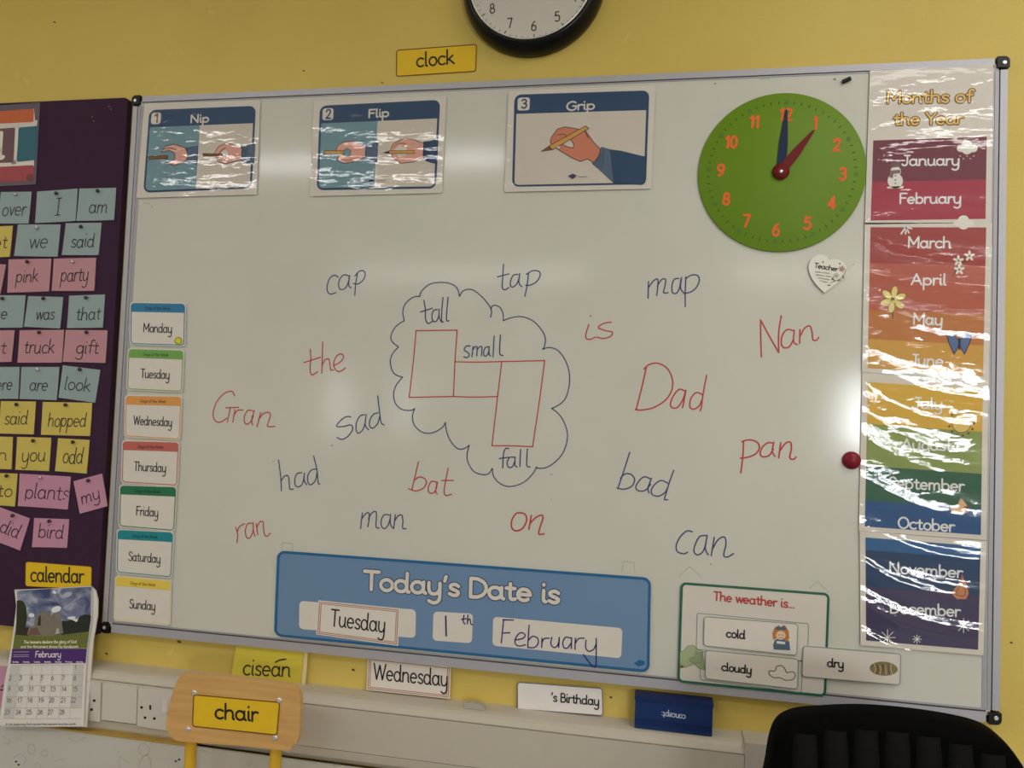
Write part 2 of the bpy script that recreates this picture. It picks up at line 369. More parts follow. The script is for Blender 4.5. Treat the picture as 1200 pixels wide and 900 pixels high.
def film(parent, pl, q, amp=.0006, nx=30, ny=40, lu=2.0, lv=4.0, ph=0.0, lift=.0030, grow=0, curl=0.0, bow=.1):
    """clear laminating film, gently rippled"""
    if grow: q = inset(q, -grow)
    g = Geo(); rows = []
    for j in range(ny + 1):
        row = []
        for i in range(nx + 1):
            u, v = i / nx, j / ny
            sw = v + bow * (1 - u) ** 3; d = amp * (math.sin(6.283 * (lv * sw + ph)) * .75 + math.sin(6.283 * (lu * u + 1.1 * v) + 2 * ph) * .25 + .18 * math.sin(6.283 * (lv * 2.7 * sw - .6 * u) + ph * 3))
            d += curl * v * v
            row.append(pl.at(bil(q, u, v)) + pl.n * (lift + d))
        rows.append(row)
    g.grid(rows[::-1], FILM); return link('laminate_film', g, parent)

# colours shared by prints
WHITE = mat((186, 180, 172), .55); INK = mat((32, 28, 30), .5); NAVY = mat((34, 60, 90), .45)
BLACK = mat((14, 13, 14), .4); CHROME = brushed((190, 190, 190), .22)
PEN_B = mat((52, 56, 98), .5); PEN_R = mat((158, 50, 52), .5)

# ============================================================ THE SETTING
WALLM = wall_mat(); g = Geo()
X0, X1, YB = -4.2, 3.35, -6.3
g.box((X0, 0, 0), (X1, .12, ZC), WALLM); struct(link('wall_front', g))
CREAM = mat((168, 158, 128), .7)
g = Geo(); g.box((X0 - .12, YB, 0), (X0, 0, ZC), CREAM); struct(link('wall_left', g))
g = Geo(); g.box((X1, YB, 0), (X1 + .12, 0, ZC), CREAM); struct(link('wall_right', g))
g = Geo(); g.box((X0, YB, -.1), (X1, 0, 0), mat((92, 96, 104), .55, noise=(40.0, .12))); struct(link('floor', g))
g = Geo(); g.box((X0, YB, ZC), (X1, 0, ZC + .1), mat((200, 198, 190), .8)); struct(link('ceiling', g))
wins = [(-3.25, -2.95, 1.15, 1.85), (-2.46, -2.24, 1.15, 1.85), (2.0, 3.2, 1.24, 1.92)]
g = Geo(); xs = X0
for (a, b, z0, z1) in wins:
    g.box((xs, YB - .12, 0), (a, YB, ZC), CREAM); g.box((a, YB - .12, 0), (b, YB, z0), CREAM); g.box((a, YB - .12, z1), (b, YB, ZC), CREAM); xs = b
g.box((xs, YB - .12, 0), (X1, YB, ZC), CREAM); struct(link('wall_back', g))
FR = mat((120, 118, 112), .5)
for i, (a, b, z0, z1) in enumerate(wins):
    g = Geo(); t = .03
    for (p, q_) in (((a, z0), (b, z0 + t)), ((a, z1 - t), (b, z1)), ((a, z0), (a + t, z1)), ((b - t, z0), (b, z1))):
        g.box((p[0], YB - .02, p[1]), (q_[0], YB + .0, q_[1]), FR)
    if b - a > 1:
        for x in (2.12, 2.38, 2.56, 2.74, 2.95): g.box((x - .03, YB - .02, z0), (x + .03, YB, z1), FR)
        g.box((a, YB - .02, 1.70), (b, YB, 1.74), FR)
    struct(link('window_%d' % (i + 1), g))

# ============================================================ WHITEBOARD
YF = -.020
board = thing('whiteboard', 'large wall-mounted whiteboard in aluminium frame with red and blue handwritten words', 'whiteboard', (0, 0, .95))
ALU = mat((150, 149, 155), .45, metal=.25, noise=(140.0, .05)); ALU2 = mat((140, 138, 144), .5, metal=.25, noise=(140.0, .05)); GROOVE = mat((58, 54, 54), .6)
SURF = Plane(-.0180)
g = Geo(); g.box((-.885, -.0180, .962), (.885, -.0005, 2.14), board_mat()); link('writing_surface', g, board)
def rail(x0, x1, z0, z1, vert, name='frame_rail'):
    g = Geo(); lx, lz = x1 - x0, z1 - z0
    if vert:
        s = 1 if x0 > 0 else -1; xo = x1 if s > 0 else x0; W = abs(lx)
        xa = lambda f: xo - s * W * f
        g.box((xa(0), 0, z0), (xa(.42), YF, z1), ALU); g.box((xa(.42), 0, z0), (xa(.49), -.0165, z1), GROOVE)
        g.box((xa(.49), 0, z0), (xa(.72), -.0195, z1), ALU2); g.box((xa(.72), 0, z0), (xa(.78), -.0170, z1), GROOVE); g.box((xa(.78), 0, z0), (xa(1), -.0190, z1), ALU2)
    else:
        top = z0 > 1.5; zo = z1 if top else z0; s = 1 if top else -1; za = lambda f: zo - s * lz * f
        g.box((x0, 0, za(0)), (x1, YF, za(.74)), ALU); g.box((x0, 0, za(.74)), (x1, -.0182, za(.86)), GROOVE); g.box((x0, 0, za(.86)), (x1, -.0192, za(1)), ALU2)
    return link(name, g, board)
rail(-.9, -.874, .972, 2.128, True); rail(.871, .9, .972, 2.128, True)
rail(-.878, .878, 2.133, 2.15, False); rail(-.878, .878, .95, .974, False)
for sx in (-1, 1):
    for sz in (0, 1):
        g = Geo(); cx, cz = sx * .9, 2.15 if sz else .95; d = .0205; dz = 1 if not sz else -1; ox, oz = cx + sx * .002, cz - dz * .002
        pts = [(ox - sx * d, -.0235, oz), (ox - sx * d, -.0235, oz + dz * d), (ox, -.0235, oz + dz * d)]
        arc = [(ox - sx * .009 + sx * .009 * math.cos(a), -.0235, oz + dz * (.009 - .009 * math.sin(a))) for a in [i * math.pi / 10 for i in range(6)]]
        pts += arc
        if sx * dz > 0: pts = pts[::-1]
        g.prism(pts, (0, -1, 0), .0235, BLACK)
        c = link('corner_cap', g, board)
        g = Geo(); s0 = (ox - sx * .009, -.0235, oz + dz * .012)
        g.lathe(s0, [(.0038, 0), (.0038, .0008), (.0028, .0013), (.0015, .0009), (0, .0009)], CHROME, 14); link('screw', g, c)

def word(label, color, s, ox, oy, txt, wt=1.45):
    g = Geo()
    g.strokes([([SURF.at(p, 1) for p in spline(crop(ox, oy, s, P(st.strip())))], wt * SURF.scale((600, 450))) for st in txt.split(';')], (0, -1, 0), color)
    o = link('handwritten_word', g, board); o['label'] = label; return o
s1 = 4.736
word('blue handwritten word cap', PEN_B, s1, 230, 300, '788,118 768,107 742,123 728,160 728,195 745,212 776,203; 845,110 820,105 798,127 790,160 800,185 825,180 843,150 850,112; 852,108 846,160 860,178; 895,98 885,155 880,218; 880,112 905,85 930,83 938,105 925,135 898,155 872,152')
word('red handwritten word the', PEN_R, s1, 230, 300, '633,518 636,570 632,630 642,660 674,643; 597,592 690,562; 702,478 700,560 697,650; 697,610 715,577 735,572 742,600 747,632 762,632; 765,608 800,588 818,560 802,543 775,562 762,605 778,636 800,640 828,622')
word('red handwritten word Gran', PEN_R, s1, 230, 460, '212,18 205,0 185,-7 150,10 115,50 95,105 98,145 120,165 145,160 170,142; 165,85 235,82; 190,85 172,165; 215,95 203,165; 207,132 228,100 260,97; 320,105 290,98 270,125 267,160 280,176 300,165 318,130; 322,100 308,150 313,180; 358,110 338,190; 345,152 372,118 400,110 412,125 402,160 397,188 437,188')
word('blue handwritten word sad', PEN_B, s1, 230, 460, '858,135 830,135 795,162 780,188 820,188 858,180 868,205 840,245 808,260 782,250; 935,123 910,130 890,165 887,205 900,226 925,205 940,160; 944,122 938,180 957,206; 1010,113 985,120 965,150 962,185 980,198 1005,175 1018,135; 1007,18 1018,110 1026,165 1043,180')
word('blue handwritten word had', PEN_B, s1, 230, 460, '457,375 468,460 473,545; 470,492 490,465 510,463 516,500 520,535 540,535; 585,445 560,450 548,480 550,515 570,523 590,505 600,460; 600,447 600,490 615,512; 665,425 640,430 620,460 620,495 635,512 660,490 672,440; 652,352 670,430 677,500 686,508')
word('blue handwritten word man', PEN_B, s1, 230, 460, '922,668 912,755; 918,702 938,675 957,668 960,700 952,745; 955,702 975,668 998,662 1000,700 998,745 1016,752; 1070,680 1045,678 1028,705 1028,740 1045,755 1065,735 1078,695; 1078,675 1078,730 1095,754; 1105,678 1096,755; 1102,712 1120,685 1140,680 1147,710 1146,752 1165,755')
word('red handwritten word ran', PEN_R, s1, 230, 460, '220,748 230,790 226,833; 226,780 240,745 268,728; 310,725 285,730 273,765 278,800 295,808 312,780 318,740; 316,722 318,770 327,796; 333,728 342,790; 336,752 352,720 370,718 374,760 380,790 395,797 411,780')
s2 = 4.615
word('blue handwritten word tall', PEN_B, s2, 440, 300, '262,240 270,290 271,340 285,365 310,352; 243,303 308,283; 335,290 315,295 305,325 312,352 330,352 345,318; 345,287 345,330 358,358; 365,225 359,300 358,352 368,356; 393,222 386,300 385,348 398,350')
word('blue handwritten word small', PEN_B, s2, 440, 300, '512,487 492,487 480,508 500,522 508,537 495,550 478,545; 528,490 522,545; 526,508 540,490 550,496 548,540; 551,506 565,490 576,496 573,540; 612,492 595,495 585,520 590,541 605,535 615,508; 615,490 614,525 622,541; 642,433 636,545; 676,428 672,500 674,532 690,538')
word('blue handwritten word tap', PEN_B, s2, 440, 300, '693,45 688,120 686,170 700,183 722,170; 660,113 722,97; 770,100 745,105 730,140 733,165 750,165 770,140 780,102; 780,95 776,145 793,166; 828,92 820,160 808,218; 815,100 850,80 885,84 890,108 870,140 835,158 812,158')
word('blue handwritten word fall', PEN_B, s2, 440, 460, '722,305 706,302 693,330 688,408; 670,357 722,350; 750,350 725,352 712,380 720,403 740,402 752,375; 755,348 755,392 766,403; 785,308 781,400; 822,305 818,370 820,398 836,403')
word('red handwritten word bat', PEN_R, s2, 440, 460, '232,375 215,450 197,527; 208,477 235,457 265,465 276,490 255,520 215,532 180,520; 330,485 305,480 288,505 287,535 305,545 325,530 335,490; 334,483 326,530 334,549; 393,410 380,475 371,535 382,557 412,550; 358,476 422,475')
word('red handwritten word on', PEN_R, s2, 440, 460, '790,650 760,655 738,690 737,730 760,748 795,735 817,695 812,662 790,650; 843,665 830,740; 834,712 862,680 895,663 906,677 890,730 884,765 912,764', 1.8)
word('blue handwritten word map', PEN_B, 4, 680, 290, '320,160 318,238; 321,187 340,160 362,148 364,180 358,225; 361,182 380,152 400,150 396,185 391,212 412,212; 462,145 440,150 430,180 432,210 450,215 465,190 472,150; 475,141 470,190 485,213; 495,138 492,210 492,277; 493,148 520,130 550,132 558,155 542,190 515,210 485,215')
word('red handwritten word is', PEN_R, 4, 680, 290, '47,320 49,323; 40,362 28,400 27,425 45,431 72,420; 145,350 110,356 85,376 120,390 149,396 144,415 110,427 78,420')
word('red handwritten word Nan', PEN_R, 4, 680, 290, '849,514 846,430 845,340; 845,340 883,410 930,493; 930,493 930,400 942,320; 1000,390 970,385 948,410 942,450 955,470 980,465 1000,430; 1003,388 1000,440 1017,456; 1030,385 1028,450; 1028,422 1050,380 1075,368 1086,395 1090,430 1105,436 1118,422', 1.6)
word('red handwritten word Dad', PEN_R, 4, 680, 290, '310,560 290,650 262,760; 298,570 325,548 365,543 405,565 430,610 430,665 400,715 345,750 290,762 258,760; 490,672 465,665 440,690 423,730 430,750 455,750 480,715 493,675; 495,670 485,725 479,752; 572,690 545,680 520,705 513,745 530,758 555,745 572,710; 592,600 575,690 568,745 562,766', 1.6)
word('blue handwritten word bad', PEN_B, 4, 680, 480, '232,200 205,285 178,364; 188,322 212,301 240,305 255,330 240,360 205,373 172,368; 330,325 300,315 275,335 260,365 275,381 305,378 330,350; 334,322 318,365 322,391; 410,345 380,332 350,350 333,378 340,400 370,405 400,385 415,350; 438,285 418,340 400,400 395,422 410,422')
word('red handwritten word pan', PEN_R, 4, 680, 480, '765,150 762,220 752,297; 757,150 790,142 825,150 840,175 825,205 790,222 750,228; 905,158 880,155 855,175 843,205 855,221 885,215 905,185; 907,153 900,195 913,219; 940,155 930,226; 934,197 960,160 985,153 989,185 982,225 1000,233 1011,222', 1.7)
word('blue handwritten word can', PEN_B, 4, 680, 480, '525,573 500,569 470,595 450,635 455,665 485,676 503,668; 590,590 560,595 540,630 533,665 550,681 575,665 590,625; 595,590 586,650 600,681; 628,598 614,684; 621,652 645,611 675,597 683,630 672,682 690,691 718,675', 1.5)
g = Geo()
for t in ('240,218 250,190 290,155 340,143 400,148 440,172 455,218', '455,218 470,193 500,180 535,188 580,225 615,268 628,300 622,332', '626,290 630,272 650,267 675,280 690,312 692,350',
          '692,350 730,335 790,328 850,350 895,395 918,440 915,485 903,505', '903,505 940,495 985,510 1025,560 1048,630 1048,700 1030,765 1000,800 953,825', '240,218 205,223 165,255 148,300 156,350',
          '156,350 112,380 85,428 90,462 125,492', '125,492 95,525 80,570 92,622 115,645 147,655', '147,655 112,700 98,750 110,800 145,830 190,835 212,826'):
    pen(g, SURF, crop(440, 300, s2, P(t)), 1.3, PEN_B, 1)
for t in ('212,88 200,130 210,175 245,210 285,221 330,210 365,185 378,162', '378,162 385,210 405,260 440,300 475,305 508,285', '508,285 496,330 500,375 530,425 575,443 610,440 632,410',
          '632,410 638,450 665,485 710,507 760,503 810,480 850,440 872,402', '872,402 872,408 915,408 960,385 1005,340 1032,280 1038,220 1020,160 990,115 953,85'):
    pen(g, SURF, crop(440, 460, s2, P(t)), 1.3, PEN_B, 1)
o = link('drawn_cloud', g, board); o['label'] = 'blue marker cloud outline drawn around tall small fall'
g = Geo()
for t in ('220,404 442,401', '442,401 430,570 422,760', '422,760 300,762 183,765', '182,765 205,570 220,404', '432,572 550,574 682,571 915,566', '683,573 660,765 630,1026', '422,760 540,763 660,760', '915,566 890,760 850,1031', '630,1026 740,1027 850,1031'):
    pen(g, SURF, crop(440, 300, s2, P(t)), 1.35, PEN_R, 1)
o = link('drawn_rectangles', g, board); o['label'] = 'three red joined word-shape rectangles'
# old ink specks and scratches on the enamel
g = Geo(); SP = mat((110, 108, 104), .5)
for (x, y, r) in ((389, 522, .9), (320, 541, .6), (646, 556, .8), (646, 586, .6), (833, 661, .7), (838, 98, 1.0), (1030, 820, 1.6), (1054, 822, 1.0), (500, 165, .6), (978, 93, 1.3), (178, 242, .7), (1000, 310, .6)):
    g.poly(SURF, ell((x, y), r * 1.3, r, 8), SP if y < 800 else INK, 1)
for a in ((729, 671, 730, 658), (730, 658, 743, 659), (743, 659, 744, 672)):
    pen(g, SURF, [a[:2], a[2:]], .35, SP, 1)
for a in ('331,636 343,637 343,646', '331,646 331,636', '808,664 795,676', '808,664 822,676', '958,681 971,694', '958,681 948,690', '168,238 176,239', '890,93 902,92'):
    pen(g, SURF, P(a), .35, SP, 1, False)
link('ink_specks', g, board)['kind'] = 'stuff'

# ============================================================ laminated poster cards 1 2 3
PY = Plane(-.0216)
TEAL = mat((98, 128, 138), .5, noise=(90.0, .12)); GREYW = mat((178, 170, 160), .5); SKIN = mat((190, 142, 128), .5); SKIN2 = mat((160, 104, 84), .5)
SLV = mat((72, 88, 112), .5); PENC = mat((176, 132, 66), .5); BROWN = mat((110, 72, 38), .5)
def grip_poster(n, title, outer, inner, label, tx):
    c = PY.at(mid(outer)); t = thing('poster', label, 'poster', c, 'laminated pencil grip posters')
    link('paper', sheetgeo(PY, outer, 2, WHITE), t)
    g = Geo(); panel(g, PY, inner, 8, NAVY, 1); link('blue_border', g, t)
    g = Geo(); hh = .21
    if n < 3:
        panel(g, PY, sub(inner, .018, hh, .485, .975), 5, TEAL, 2, (0, 0, 0, 1)); panel(g, PY, sub(inner, .485, hh, .982, .975), 5, GREYW, 2, (0, 0, 1, 0))
    else:
        panel(g, PY, sub(inner, .018, hh, .982, .98), 5, GREYW, 2, (0, 0, 1, 1))
    link('picture_ground', g, t)
    g = Geo(); badge = sub(inner, .025, .035, .115, .175); panel(g, PY, badge, 3, WHITE, 2)
    bx = mid(badge); text(g, PY, str(n), (bx[0] - 2.6, bx[1] + 5), (bx[0] + 3.0, bx[1] + 4.8), 6.2, 1.9, NAVY if n > 1 else BROWN, 3)
    link('number_badge', g, t); g = Geo(); text(g, PY, title, tx[0], tx[1], tx[2] - 1.6, 2.0, WHITE, 3); link('lettering', g, t)
    return t
def draw(t, ox, oy, s, items, name='hand_drawing'):
    g = Geo()
    for k, (kind, m_, pts, *ex) in enumerate(items):
        pp = crop(ox, oy, s, P(pts)); ly = 3 + k * .35
        if kind == 'f':
            g.poly(PY, pp, m_, ly)
            if ex: g.ribbon([PY.at(p, ly + .2) for p in pp + [pp[0]]], ex[0] * PY.scale(pp[0]), PY.n, INK)
        else: pen(g, PY, pp, ex[0] if ex else .6, m_, ly)
    link(name, g, t)
q1 = [(169, 121.5), (305, 117), (301, 228), (160, 232)]
t = grip_poster(1, 'Nip', q1, [(175, 129), (300, 124), (295, 221), (168, 226)], 'laminated pencil grip poster numbered 1 titled Nip, top left of whiteboard', ((223.5, 144), (245, 143), 7.0))
draw(t, 155, 110, 6.925, [('f', SLV, '440,440 535,425 527,572 438,550', .5), ('f', SKIN, '238,475 268,428 340,410 430,438 452,490 440,542 350,582 285,562 350,532 347,482 300,458', .7), ('f', BROWN, '135,508 290,500 290,528 135,532', .5), ('l', INK, '255,450 310,440 360,455', .7)])
draw(t, 155, 110, 6.925, [
     ('f', SLV, '885,425 940,415 998,408 988,572 940,570 885,540', .5), ('f', SKIN, '668,485 700,430 770,398 892,440 885,536 760,568 700,552', .7), ('f', WHITE, '728,468 755,455 782,478 780,505 750,522 728,505'), ('f', BROWN, '575,484 740,490 740,505 575,508', .5), ('l', BROWN, '690,500 735,455 760,440', 1.0), ('l', BROWN, '690,505 715,535 735,530', .9), ('l', INK, '905,430 900,540', .4), ('l', INK, '920,428 915,545', .4), ('l', INK, '935,424 930,555', .4), ('l', NAVY, '540,728 590,728', .5)])
film(t, PY, q1, .0003, 36, 40, 1.5, 3, .3)
q2 = [(368, 118), (523, 112), (518, 226), (363, 230)]
t = grip_poster(2, 'Flip', q2, [(375, 124), (516, 117), (511, 221), (371, 223)], 'laminated pencil grip poster numbered 2 titled Flip, between posters 1 and 3', ((432, 138), (456, 136.5), 7.2))
draw(t, 360, 105, 6.923, [('f', SLV, '470,460 575,430 567,592 468,552', .5), ('f', SKIN, '232,500 250,455 300,425 370,418 440,445 476,462 470,548 420,578 300,600 245,572 260,540', .7), ('f', TEAL, '290,500 325,475 358,500 350,535 315,548 290,530', .4), ('f', PENC, '140,498 300,495 300,522 140,525', .5), ('l', SKIN2, '260,565 330,575 400,560', 1.6)])
draw(t, 360, 105, 6.923, [
     ('f', NAVY, '944,425 1000,420 1062,398 1055,602 1010,595 940,570', .5), ('f', SKIN, '670,505 700,440 790,395 860,405 946,440 940,552 860,590 760,598 695,552', .7), ('f', WHITE, '712,485 750,455 800,470 815,500 800,540 750,542 715,520'), ('f', PENC, '665,498 872,495 872,520 665,522', .5), ('f', INK, '612,514 665,498 665,522'), ('l', SKIN2, '700,470 740,440 800,440', 1.3), ('l', INK, '960,425 955,570', .4), ('l', INK, '985,425 980,575', .4), ('f', NAVY, '498,742 520,725 545,740 520,760'), ('l', INK, '575,742 635,740', .4)])
film(t, PY, q2, .0003, 36, 40, 1.5, 3, 1.3)
q3 = [(596, 107), (768, 100), (763, 221), (591, 225)]
t = grip_poster(3, 'Grip', q3, [(603, 111), (761, 106), (757, 216), (600, 219)], 'laminated pencil grip poster numbered 3 titled Grip, beside the green clock', ((664, 129.5), (697, 128), 7.6))
draw(t, 585, 95, 6.316, [('f', NAVY, '820,508 900,518 1086,563 1086,730 1078,755 1055,768 850,757 735,650', .4), ('f', SLV, '758,490 822,508 850,757 735,650 688,612', .5), ('f', mat((176, 108, 84), .5), '378,455 385,420 430,358 485,340 560,352 640,372 700,455 750,505 738,555 700,605 655,578 600,597 540,570 460,522 425,500 430,478 460,470 505,488 548,497 553,470 530,432 440,474 400,480', .8),
     ('f', PENC, '368,482 640,333 665,352 397,510', .7), ('f', BROWN, '310,522 368,482 397,510', .5), ('f', WHITE, '420,492 440,480 458,490 442,508', .4), ('l', INK, '430,400 480,395 500,420', .6), ('l', INK, '640,380 660,425', .6), ('l', INK, '735,560 715,620', .4), ('l', INK, '755,540 735,635', .4), ('l', INK, '775,520 760,650', .4), ('f', mat((58, 44, 90), .5), '510,705 545,688 575,702 545,727'), ('l', INK, '585,710 650,710', .5)])
film(t, PY, q3, .00025, 36, 40, 1.5, 2.5, 2.3)

# ============================================================ green teaching clock
CP = Plane(-.0225)
cl, cr, ct, cb = CP.at((818, 203)), CP.at((1015.6, 201)), CP.at((918, 109)), CP.at((909, 295))
cc = Vector(((cl.x + cr.x) / 2, -.0225, (ct.z + cb.z) / 2)); CR = (cr.x - cl.x + ct.z - cb.z) / 4; ROT = math.radians(-3.2)
GREEN = mat((86, 116, 18), .5, noise=(8.0, .04)); ORNG = mat((196, 86, 38), .5); DKGR = mat((40, 60, 30), .5)
t = thing('teaching_clock', 'round lime green magnetic teaching clock with orange numerals set to one o\'clock', 'clock', cc)
g = Geo(); g.lathe(cc, [(CR, -.004), (CR, -.0006), (CR - .001, 0), (0, 0)], GREEN, 96); link('dial', g, t)
def cpt(r, hours, c=cc, rot=ROT, d=0.0):     # point on a dial at that hour
    a = math.radians(90 - hours * 30) + rot; return Vector((c.x + r * math.cos(a), c.y - d, c.z + r * math.sin(a)))
def digits(g, s, ctr, xh, wt, m, wf=1.0, rot=0.0):   # small upright number centred on a world point
    tot = sum(GL[c][0] for c in s) - .12; e1 = Vector((math.cos(rot), 0, math.sin(rot))); e2 = Vector((-math.sin(rot), 0, math.cos(rot))); x = 0
    for ch in s:
        adv, gl = glyph(ch)
        g.strokes([([ctr + e1 * ((x + a - tot / 2) * xh * wf) + e2 * ((b - .82) * xh) for a, b in q], wt) for q in gl], (0, -1, 0), m)
        x += adv
g = Geo(); gm = Geo()
for h in range(1, 13): g = Geo(); digits(g, str(h), cpt(.725 * CR, h, d=.0004), .0133, .0048, ORNG, .95, ROT); link('numeral', g, t)
for k in range(60):
    if k % 5: p = cpt(.875 * CR, k / 5, d=.0004); a = cpt(.862 * CR, k / 5, d=.0004); b = cpt(.888 * CR, k / 5, d=.0004); gm.ribbon([a, b], .0016, (0, -1, 0), DKGR)
    else: digits(gm, str(k if k else 60), cpt(.875 * CR, k / 5, d=.0004), .0042, .0010, mat((60, 96, 60), .5), .95, ROT)
link('minute_marks', gm, t)['kind'] = 'stuff'
def hand(name, hours, L, w0, m, d, back=0.0):
    g = Geo(); a = math.radians(90 - hours * 30); u = Vector((math.cos(a), 0, math.sin(a))); v = Vector((-u.z, 0, u.x)); c = cc + Vector((0, -d, 0)) + (CP.at((914.6, 202)) - CP.at((914.6, 202)))
    pts = [c + v * w0, c + u * L * .45 + v * w0 * .95, c + u * L * .97 + v * .0022, c + u * L, c + u * L * .97 - v * .0022, c + u * L * .45 - v * w0 * .95, c - v * w0]
    g.prism(pts[::-1], (0, -1, 0), .001, m)
    if back: g.lathe(c + Vector((0, -.0003, 0)), [(back, -.001), (back, 0), (0, 0)], m, 24)
    return link(name, g, t)
hand('minute_hand', .12, .122, .0085, mat((22, 32, 58), .6), .0022)
hand('hour_hand', 1.22, .098, .0088, mat((92, 16, 20), .6), .0042, .0158)
g = Geo(); g.lathe(cc + Vector((0, -.0046, 0)), [(.0036, 0), (.0034, .0012), (.002, .002), (0, .0021)], brushed((235, 235, 235), .15), 16); link('centre_pin', g, t)

# ============================================================ days of the week cards
days = [('Monday', (44, 104, 138), [(153.5, 355), (217, 356), (216, 405), (153, 403)]), ('Tuesday', (98, 140, 72), [(151, 409), (215, 411), (213, 459), (149, 456)]),
        ('Wednesday', (186, 130, 70), [(147.5, 464), (212.5, 465), (210.5, 515), (146.5, 511)]), ('Thursday', (162, 86, 78), [(144, 517), (209.5, 518.5), (207.5, 569), (143, 565)]),
        ('Friday', (36, 98, 66), [(141, 569), (206.5, 571), (204, 622), (140, 616.5)]), ('Saturday', (30, 114, 122), [(138, 621), (203, 624), (200.5, 676.5), (137, 670.5)]),
        ('Sunday', (214, 170, 72), [(136, 675.5), (200, 681), (198.5, 732), (134, 726)])]
names = {'Monday': 'blue', 'Tuesday': 'light green', 'Wednesday': 'orange', 'Thursday': 'red', 'Friday': 'dark green', 'Saturday': 'teal', 'Sunday': 'yellow'}
DP = Plane(-.0214)
for nm, c, q in days:
    M = mat(c, .5); t = thing('weekday_card', 'small white card reading %s with %s header strip' % (nm, names[nm]), 'card', DP.at(mid(q)), 'days of the week cards')
    link('card', sheetgeo(DP, inset(q, -1.2), 4, WHITE), t)
    g = Geo(); ringq(g, DP, q, 4, 1.0, M if nm != 'Sunday' else mat((200, 180, 130), .5), 1); panel(g, DP, sub(q, 0, 0, 1, .215), 4, M, 1.5, (1, 1, 0, 0)); link('header_strip', g, t)
    g = Geo(); w_, h_ = qdim(q); L = {'Monday': .53, 'Tuesday': .53, 'Wednesday': .70, 'Thursday': .58, 'Friday': .40, 'Saturday': .58, 'Sunday': .47}[nm]
    a, b = bil(q, .5 - L / 2, .70), bil(q, .5 + L / 2, .70); text(g, DP, nm, a, b, 6.2, 1.1, INK, 2); link('lettering', g, t); g = Geo()
    a, b = bil(q, .27, .15), bil(q, .73, .15); text(g, DP, 'Days of the Week', a, b, 2.0, .5, mat(tuple(int(v * .55) for v in c), .5), 2.5); link('header_lettering', g, t)
    if nm == 'Monday':
        g = Geo(); ctr = bil(q, .89, .89); g.poly(DP, ell(ctr, 4.6, 4.6), mat((128, 146, 40), .5), 2); g.poly(DP, ell(ctr, 3.0, 3.0), mat((206, 176, 40), .5), 2.5); o = link('sun_sticker', g, t)

# ============================================================ Today's Date banner
BP = Plane(-.0215)
q = [(325, 645), (763, 677), (761, 788.5), (321, 745.5)]
BL = mat((92, 118, 148), .5, noise=(5.0, .05)); BD = mat((32, 84, 126), .5)
t = thing('date_banner', 'wide light blue banner reading Today\'s Date is, at bottom of whiteboard', 'sign', BP.at(mid(q)))
link('banner_sheet', sheetgeo(BP, q, 9, BL), t)
g = Geo(); ringq(g, BP, q, 9, 3.2, BD, 1); pen(g, BP, [(603, 667), (601, 771)], .5, mat((84, 118, 146), .5), 1); link('border', g, t)
for bq, r in (([(351, 704), (487.5, 714.3), (487, 747.6), (350.5, 737)], 5), ([(508, 716.5), (554.5, 719), (553, 753.8), (507, 750.5)], 5), ([(578, 722.5), (729.5, 736), (728, 771.5), (577, 756.5)], 5)):
    g = Geo(); panel(g, BP, bq, r, WHITE, 1.5); link('writing_space', g, t)
g = Geo(); OUT = mat((52, 60, 78), .5)
text(g, BP, "Today's Date is", (426, 690), (655, 706.5), 12.8, 4.3, WHITE, 2, outline=(6.4, OUT)); link('title_lettering', g, t)
g = Geo(); PD = mat((40, 36, 92), .45)
for st in ('325,490 318,550 312,615', '320,490 378,492', '322,562 358,560', '385,600 430,590 440,570 415,560 390,588 388,620 410,632 442,625', '462,520 458,580 455,640', '458,602 480,580 508,590 510,620 490,640 458,640', '532,590 530,640', '532,612 545,592 572,590', '585,585 580,620 595,640 615,630 625,600', '625,585 622,640',
           '690,590 660,585 645,610 650,640 670,642 690,615', '692,588 690,645', '712,590 710,650', '712,617 730,592 760,590', '770,600 768,640 785,660 810,650 825,620', '825,590 825,650 822,740 800,735 755,678', '110,465 106,498 116,513', '97,488 122,484', '131,464 128,512', '128,497 142,486 147,512 158,517'):
    if st.startswith('110,465'): link('handwritten_month', g, t); g = Geo()
    pen(g, BP, crop(520, 620, s2, P(st)), 1.5, PD, 2.5)
link('handwritten_th', g, t); g = Geo()
pen(g, BP, [(522.4, 722), (523, 745)], 2.0, PD, 2.5); link('handwritten_one', g, t)
g = Geo(); g.poly(BP, P('743,777 749,773 756,775 755,779 748,781'), BD, 1.5); link('publisher_mark', g, t)

# word cards with double brown line border
RB = mat((148, 92, 74), .5)
def word_card(pl, q, txt, b0, b1, xh, label, loc=None):
    t = thing('word_card', label, 'card', pl.at(mid(q)), None)
    link('card', sheetgeo(pl, q, .5, mat((190, 184, 176), .55)), t)
    g = Geo(); ringq(g, pl, inset(q, 1.4), .4, .9, RB, 1); ringq(g, pl, inset(q, 3.4), .4, .8, RB, 1); link('border', g, t)
    g = Geo(); text(g, pl, txt, b0, b1, xh, 1.75, INK, 2); link('lettering', g, t); return t
word_card(Plane(-.0228), [(373, 703.5), (468.5, 713), (466.5, 757), (370.5, 743.5)], 'Tuesday', (387, 733), (451, 741), 11.5, 'white Tuesday card with thin brown border stuck on the blue date banner')

